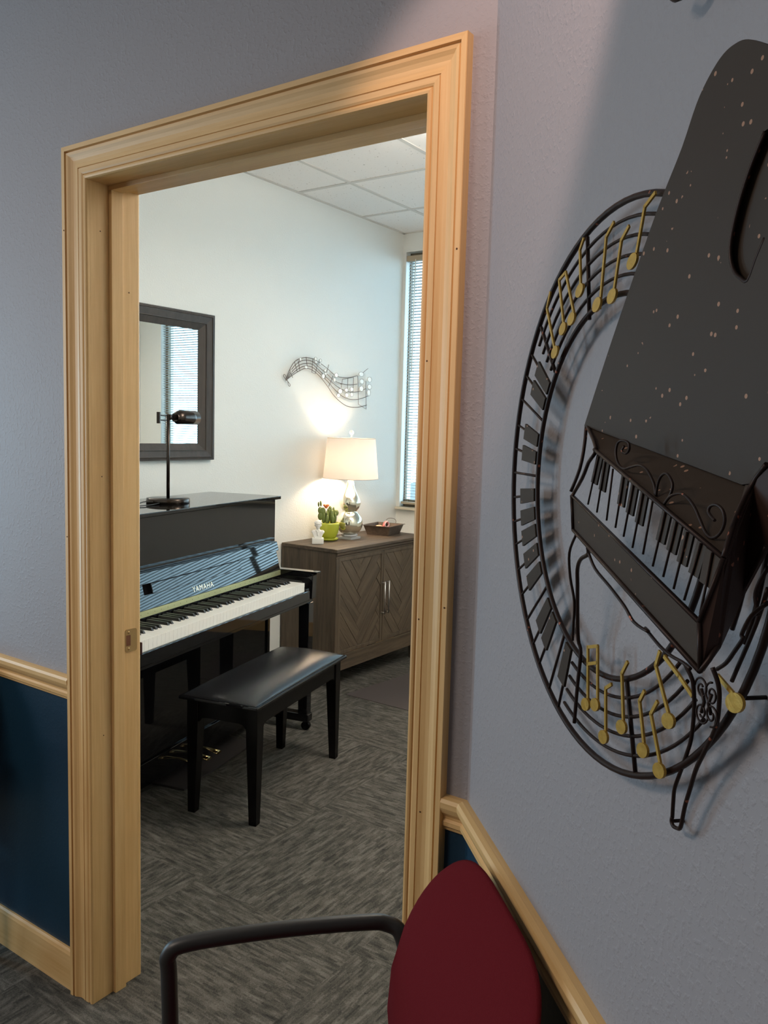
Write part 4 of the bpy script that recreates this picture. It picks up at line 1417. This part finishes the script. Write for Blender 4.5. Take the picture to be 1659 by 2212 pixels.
b = MB(); b.tube([ringpt(RO, R(a)) for a in range(0, 360, 4)], .0034, 8, closed=True); b.build('outer_ring', IR, art)
b = MB(); b.tube([ringpt(RI, R(a)) for a in range(0, 360, 4)], .0031, 8, closed=True); b.build('inner_ring', IR, art)
b = MB()
for k in range(1, 5):
    rr = RI + (RO - RI) * k / 5.0
    b.tube([ringpt(rr, R(a)) for a in range(-22, 143, 4)], .0019, 6)
b.build('staff_lines', IR, art)
b = MB()
for k in range(1, 5):
    rr = RI + (RO - RI) * k / 5.0
    b.tube([ringpt(rr, R(a)) for a in range(253, 322, 3)], .0019, 6)
b.build('staff_lines', IR, art)
for a0, a1 in ((0, 0),):
    pass
for L in ART_BARS:
    b = MB(); b.tube([A3(p) for p in L], .0022, 6); b.build('bar_line', IR, art)
for a, blk in ART_KANG:
    a = R(a)
    b = MB(); b.tube([ringpt(RI, a), ringpt(RO, a)], .0017, 6)
    b.build('key_divider', IR, art)
    if blk:
        b = MB()
        r0, r1, hw_ = RI + .002, RI + .052, R(2.35)
        q = [(r0, a - hw_), (r1, a - hw_), (r1, a + hw_), (r0, a + hw_)]
        pts2 = [(r * math.cos(t), r * math.sin(t)) for r, t in q]
        b.prism(pts2, -.0235, -.0265, lambda x, z, d: (x, d, z))
        b.build('key_block', PL, art)


def flatbar(b, pts, w=.0036, t=.0020):
    """flat metal strip running through the points, its broad side facing the room"""
    P = [A3(p) for p in pts]
    for p, q in zip(P[:-1], P[1:]):
        d = (q - p).normalized()
        n = d.cross(Vector((0, 1, 0)))
        n = n.normalized() * (w / 2) if n.length > 1e-6 else Vector((w / 2, 0, 0))
        o = Vector((0, t / 2, 0))
        e = d * (w * .25)
        b.hexa([p - e - n + o, p - e + n + o, p - e + n - o, p - e - n - o, q + e - n + o, q + e + n + o, q + e + n - o, q + e - n - o])


def notehead(b, c, r=.0080, tilt=20):
    c = A3(c)
    n = 20
    pts = [(c.x + r * 1.25 * math.cos(2 * math.pi * k / n) * math.cos(R(tilt)) - r * .85 * math.sin(2 * math.pi * k / n) * math.sin(R(tilt)),
            c.z + r * 1.25 * math.cos(2 * math.pi * k / n) * math.sin(R(tilt)) + r * .85 * math.sin(2 * math.pi * k / n) * math.cos(R(tilt))) for k in range(n)]
    b.prism(pts, c.y - .001, c.y + .0015, lambda x, z, d: (x, d, z))


for stem, head, big in ART_NOTES:
    b = MB()
    flatbar(b, stem)
    notehead(b, head, 0.0090 if big else .0082)
    b.build('music_note', NG, art, label='gold painted note')
for k, (stem, heads) in enumerate(ART_BEAMED):
    b = MB()
    flatbar(b, stem)
    if k == 1:
        flatbar(b, ART_BEAM2)
    for h in heads:
        notehead(b, h)
    b.build('music_note', NG, art, label='gold painted pair of beamed notes')
b = MB(); flatbar(b, ART_PLAINSTEM); b.build('music_note', NG, art, label='gold painted stem')

# grand piano: raised lid with its cut-out
TH = .003
lidp = [(v.x, v.z) for v in smooth_path(ART_LID, 4)] + [(.815, 1.728), (.850, 1.700)] + [(.826, 1.694)] + [(v.x, v.z) for v in smooth_path(ART_NOTCH, 3)] + [(.840, 1.618), (.880, 1.59), (.905, 1.53), (.880, 1.47), (.843, 1.455), (ART_FOLD[2][0], ART_FOLD[2][2]), (ART_FOLD[1][0], ART_FOLD[1][2])]
b = MB(); b.prism(lidp, .045, .045 + TH, lambda s, z, d: (s - S0, -d, z - Z0)); b.build('raised_lid', PL, art)
b = MB(); b.prism([(.74, 1.70), (.80, 1.725), (.86, 1.70), (.88, 1.62), (.84, 1.585), (.78, 1.578), (.745, 1.60)], .0395, .0415, lambda s, z, d: (s - S0, -d, z - Z0)); b.build('lid_backing', PL, art)
b = MB(); b.prism([(.789, 1.605), (.7972, 1.6174), (.806, 1.600), (.800, 1.585), (.7811, 1.5915)], .0420, .0445, lambda s, z, d: (s - S0, -d, z - Z0)); b.build('dark_wedge', PD, art)
b = MB(); b.tube(smooth_path([A3(p, .002) for p in ART_NOTCH], 3), .0016, 6); b.build('cutout_rim', IR, art)


def sheet(name, pts, mat, t=.0022, tri=None):
    """thin bent sheet through 3D points (wall frame), given thickness towards the wall"""
    b = MB()
    P = [A3(p) for p in pts]
    Q = [p + Vector((0, t, 0)) for p in P]
    vp = [b.bm.verts.new(p) for p in P]
    vq = [b.bm.verts.new(p) for p in Q]
    n = len(P)
    for f in (tri or [list(range(n))]):
        b.bm.faces.new([vp[i] for i in f])
        b.bm.faces.new([vq[i] for i in f[::-1]])
    for i in range(n):
        b.bm.faces.new((vp[i], vp[(i + 1) % n], vq[(i + 1) % n], vq[i]))
    return b.build(name, mat, art)


ft0, ft1 = ART_FTOP
f0, f1, f2 = ART_FOLD
k0, k1 = ART_KBOT
a0_, a1_ = ART_ABOT
sheet('lid_flap', [f0, f1, f2, ART_SIDE_TOP[2], ft1, ft0], PL, tri=[[0, 1, 5], [1, 2, 4, 5], [2, 3, 4]])
sheet('keyboard_apron', [k0, k1, a1_, a0_], PL)
sd = [ft1] + ART_SIDE_TOP[1:] + [(.90, .05, 1.47), (.90, .05, 1.40)] + ART_SIDE_BOT[::-1][0:1] + [ART_SIDE_BOT[2], ART_SIDE_BOT[1], ART_SIDE_BOT[0], k1]
nn_ = len(sd)
sheet('case_side', sd, PD, tri=[[0, 1, nn_ - 3, nn_ - 2], [0, nn_ - 2, nn_ - 1], [1, 2, nn_ - 4, nn_ - 3], [2, 3, nn_ - 5, nn_ - 4], [3, 4, 5, nn_ - 5]])
for pth, r in (((ft0, ft1), .0018), ((k0, k1), .0015), ((a0_, a1_), .0019), ((k0, a0_), .0019), ((k1, a1_), .0015), ((ft1, k1), .0016), ((f0, f2), .0009)):
    b = MB(); b.tube([A3(p, .001) for p in pth], r, 8); b.build('frame_rod', IR, art)
for pth in (ART_SIDE_TOP, ART_SIDE_BOT, ART_FRAMEL, ART_FRAMEL2):
    b = MB(); b.tube(smooth_path([A3(p, .001) for p in pth], 3), .0018, 8); b.build('frame_rod', IR, art)
blkset = {0, 1, 3, 4, 5, 7, 8, 9, 10, 11}
for i, (p, q) in enumerate(ART_KEYWIRES):
    b = MB(); b.tube([A3(p), A3(q)], .0009, 6); b.build('key_divider', IR, art)
    if i in blkset:
        P_, Q_ = A3(p, -.001), A3(q, -.001)
        m_ = P_.lerp(Q_, .56)
        b = MB()
        w = Vector((.0062, 0, -.0012)) if i < 11 else Vector((.0095, 0, -.002))
        t = Vector((0, .0018, 0))
        b.hexa([m_ - w, m_ + w, m_ + w + t, m_ - w + t, P_ - w, P_ + w, P_ + w + t, P_ - w + t])
        b.build('black_key', PL, art)
for pth, r in ((ART_LEGA, .0015), (ART_LEGB, .0021), (ART_LEGC, .0015), (ART_TAILL, .0018), (ART_TAILR, .0019), (ART_TAILLOOP, .0018)):
    b = MB(); b.tube(smooth_path([A3(p) for p in pth], 4), r, 8); b.build('leg_rod', IR, art)
for pth in ART_RLEGS:
    b = MB(); b.tube(smooth_path([A3(p) for p in pth], 4), .0016, 8); b.build('leg_rod', IR, art)
b = MB()
for i, c in enumerate(ART_SCROLLS):
    c = A3(c)
    pts = []
    for k in range(26):
        a = R(k * 20 + 90 * i)
        r = .0095 - .0072 * k / 26
        pts.append((c.x + r * math.cos(a) * (1 if i % 2 else -1), c.y, c.z + r * math.sin(a)))
    b.tube(pts, .0009, 6)
cc = [A3(c) for c in ART_SCROLLS]
b.tube([cc[0], (cc[0] + cc[2]) / 2 + Vector((.004, 0, 0)), cc[2]], .0015, 6)
b.tube([cc[1], (cc[1] + cc[3]) / 2 - Vector((.004, 0, 0)), cc[3]], .0015, 6)
b.build('small_scrolls', IR, art)
for pth in (ART_SCROLL1, ART_SCROLL2, ART_SCROLL3):
    b = MB(); b.tube(smooth_path([A3(p) for p in pth], 4), .0011, 7); b.build('music_desk_scroll', IR, art)
# stand-offs that hold the whole piece on the wall
pins = [(ringpt(RO, R(a), .0), ringpt(RO, R(a), .022)) for a in (62, 20, 330)]
pins += [((s - S0, 0, z - Z0), (s - S0, -.045, z - Z0)) for s, z in ((.56, 1.49), (.74, 1.70))]
pins += [(A3(ART_TAILLOOP[1]), A3(ART_TAILLOOP[1]) + Vector((0, .012, 0)))]
for p, q in pins:
    b = MB(); b.tube([p, q], .0018, 6); b.build('wall_pin', IR, art)

# wrought iron bracket whose lower tips enter at the top
brk = thing('iron_hook', 'dark iron scroll hook tips at the very top of the slanted wall', 'hook', Vector((XC, 0, 1.925)) + wu * .63, SLANT)
b = MB()
b.tube(smooth_path([(-.030, -.025, -.048), (-.012, -.025, -.060), (.006, -.025, -.050), (.016, -.022, -.02), (.014, -.015, .04), (0, -.004, .10)], 5), .0050, 8)
b.tube(smooth_path([(.030, -.018, -.050), (.036, -.02, -.072), (.040, -.018, -.04), (.02, -.01, .05), (0, -.004, .10)], 5), .0045, 8)
b.build('scroll', IR, brk)
b = MB(); b.box(-.012, .012, -.006, 0, .07, .15); b.build('wall_plate', IR, brk)

# ================================================================== BURGUNDY ARMCHAIR
sc = .32
chair = thing('armchair', 'burgundy upholstered armchair with black tube arms against the slanted wall', 'chair', Vector((XC, 0, 0)) + wu * sc, SLANT)


def C3(s, off, z):
    return (s - sc, -off, z)


for k, s in enumerate((.045, .595)):
    pts = [C3(s, .50, .0), C3(s, .497, .20), C3(s, .497, .45), C3(s, .500, .595), C3(s, .500, .634), C3(s, .468, .651), C3(s, .33, .661), C3(s, .19, .662), C3(s, .145, .656), C3(s + (.012 if k == 0 else -.012), .122, .640), C3(s + (.03 if k == 0 else -.03), .115, .58), C3(s + (.05 if k == 0 else -.05), .125, .45)]
    b = MB(); b.tube(smooth_path(pts, 6), .0132, 16, flat=.95)
    b.build('armrest', MT['blackplastic'], chair)
for s in (.07, .57):
    b = MB(); b.tube(smooth_path([C3(s, .06, 0), C3(s, .10, .25), C3(s, .125, .44)], 4), .0115, 10); b.build('leg', MT['blackplastic'], chair)


def cushion(name, mat, cs, sx, sz, th, f, n1=3.2, parent=chair, seg=72):
    """rounded pad: f maps (a, b, d) to chair space"""
    b = MB()
    rows = 22
    ring_prev = None
    top = []
    for side in (1, -1):
        for i in range(rows // 2 + 1):
            t = i / (rows // 2)
            rad = math.sin(t * math.pi / 2)
            dep = side * th * (math.cos(t * math.pi / 2) ** .75)
            ring = []
            if side == -1 and i == rows // 2:
                continue
            if rad < 1e-4:
                ring = [b.bm.verts.new(f(0, 0, dep))]
            else:
                for k in range(seg):
                    a = 2 * math.pi * k / seg
                    ca, sa = math.cos(a), math.sin(a)
                    x = abs(ca) ** (2 / n1) * (1 if ca >= 0 else -1)
                    z = abs(sa) ** (2 / n1) * (1 if sa >= 0 else -1)
                    ring.append(b.bm.verts.new(f(x * sx * rad, z * sz * rad, dep)))
            top.append((side, i, ring))
    front = [r for s_, i, r in top if s_ == 1]
    back = [r for s_, i, r in top if s_ == -1]
    chain = front + back[::-1]
    for A_, B_ in zip(chain[:-1], chain[1:]):
        for k in range(seg):
            if len(A_) == 1:
                fc = b.bm.faces.new((A_[0], B_[k], B_[(k + 1) % seg]))
            elif len(B_) == 1:
                fc = b.bm.faces.new((A_[k], B_[0], A_[(k + 1) % seg]))
            else:
                fc = b.bm.faces.new((A_[k], B_[k], B_[(k + 1) % seg], A_[(k + 1) % seg]))
            fc.smooth = True
    return b.build(name, mat, parent)


def backf(a, c, d):
    z = .615 + c
    off = .145 - (1.2 if z > .56 else 1.6) * (z - .56) ** 2 + d
    wide = 1.0 - .17 * max(0, (z - .56) / .29)
    return (a * wide + .015, -off, z)


cushion('backrest', MT['red'], sc, .252, .238, .016, backf, 4.2)
cushion('back_shell', MT['blackplastic'], sc, .22, .20, .004, lambda a, c, d: (a + .015, backf(0, c, 0)[1] + .017 - d, .610 + c), 4.0)
cushion('seat', MT['red'], sc, .235, .225, .035, lambda a, c, d: (a, -(.345 + c), .425 + d - .06 * (c + .1) * (1 if c > 0 else .3)), 3.4)
b = MB()
for z in (.385,):
    b.tube([C3(.07, .14, z), C3(.57, .14, z)], .010, 8); b.tube([C3(.05, .52, z), C3(.59, .52, z)], .010, 8)
b.build('seat_frame', MT['blackplastic'], chair)


def copy_tree(o, parent=None):
    c = o.copy()
    COL.objects.link(c)
    c.parent = parent
    for ch in [x for x in bpy.data.objects if x.parent == o]:
        copy_tree(ch, c)
    return c


chair2 = copy_tree(chair)
chair2.location = (-.63, 0, 0)
chair2.rotation_euler.z = 0
tag(chair2, 'burgundy upholstered armchair against the doorway wall, left of the door', 'chair')
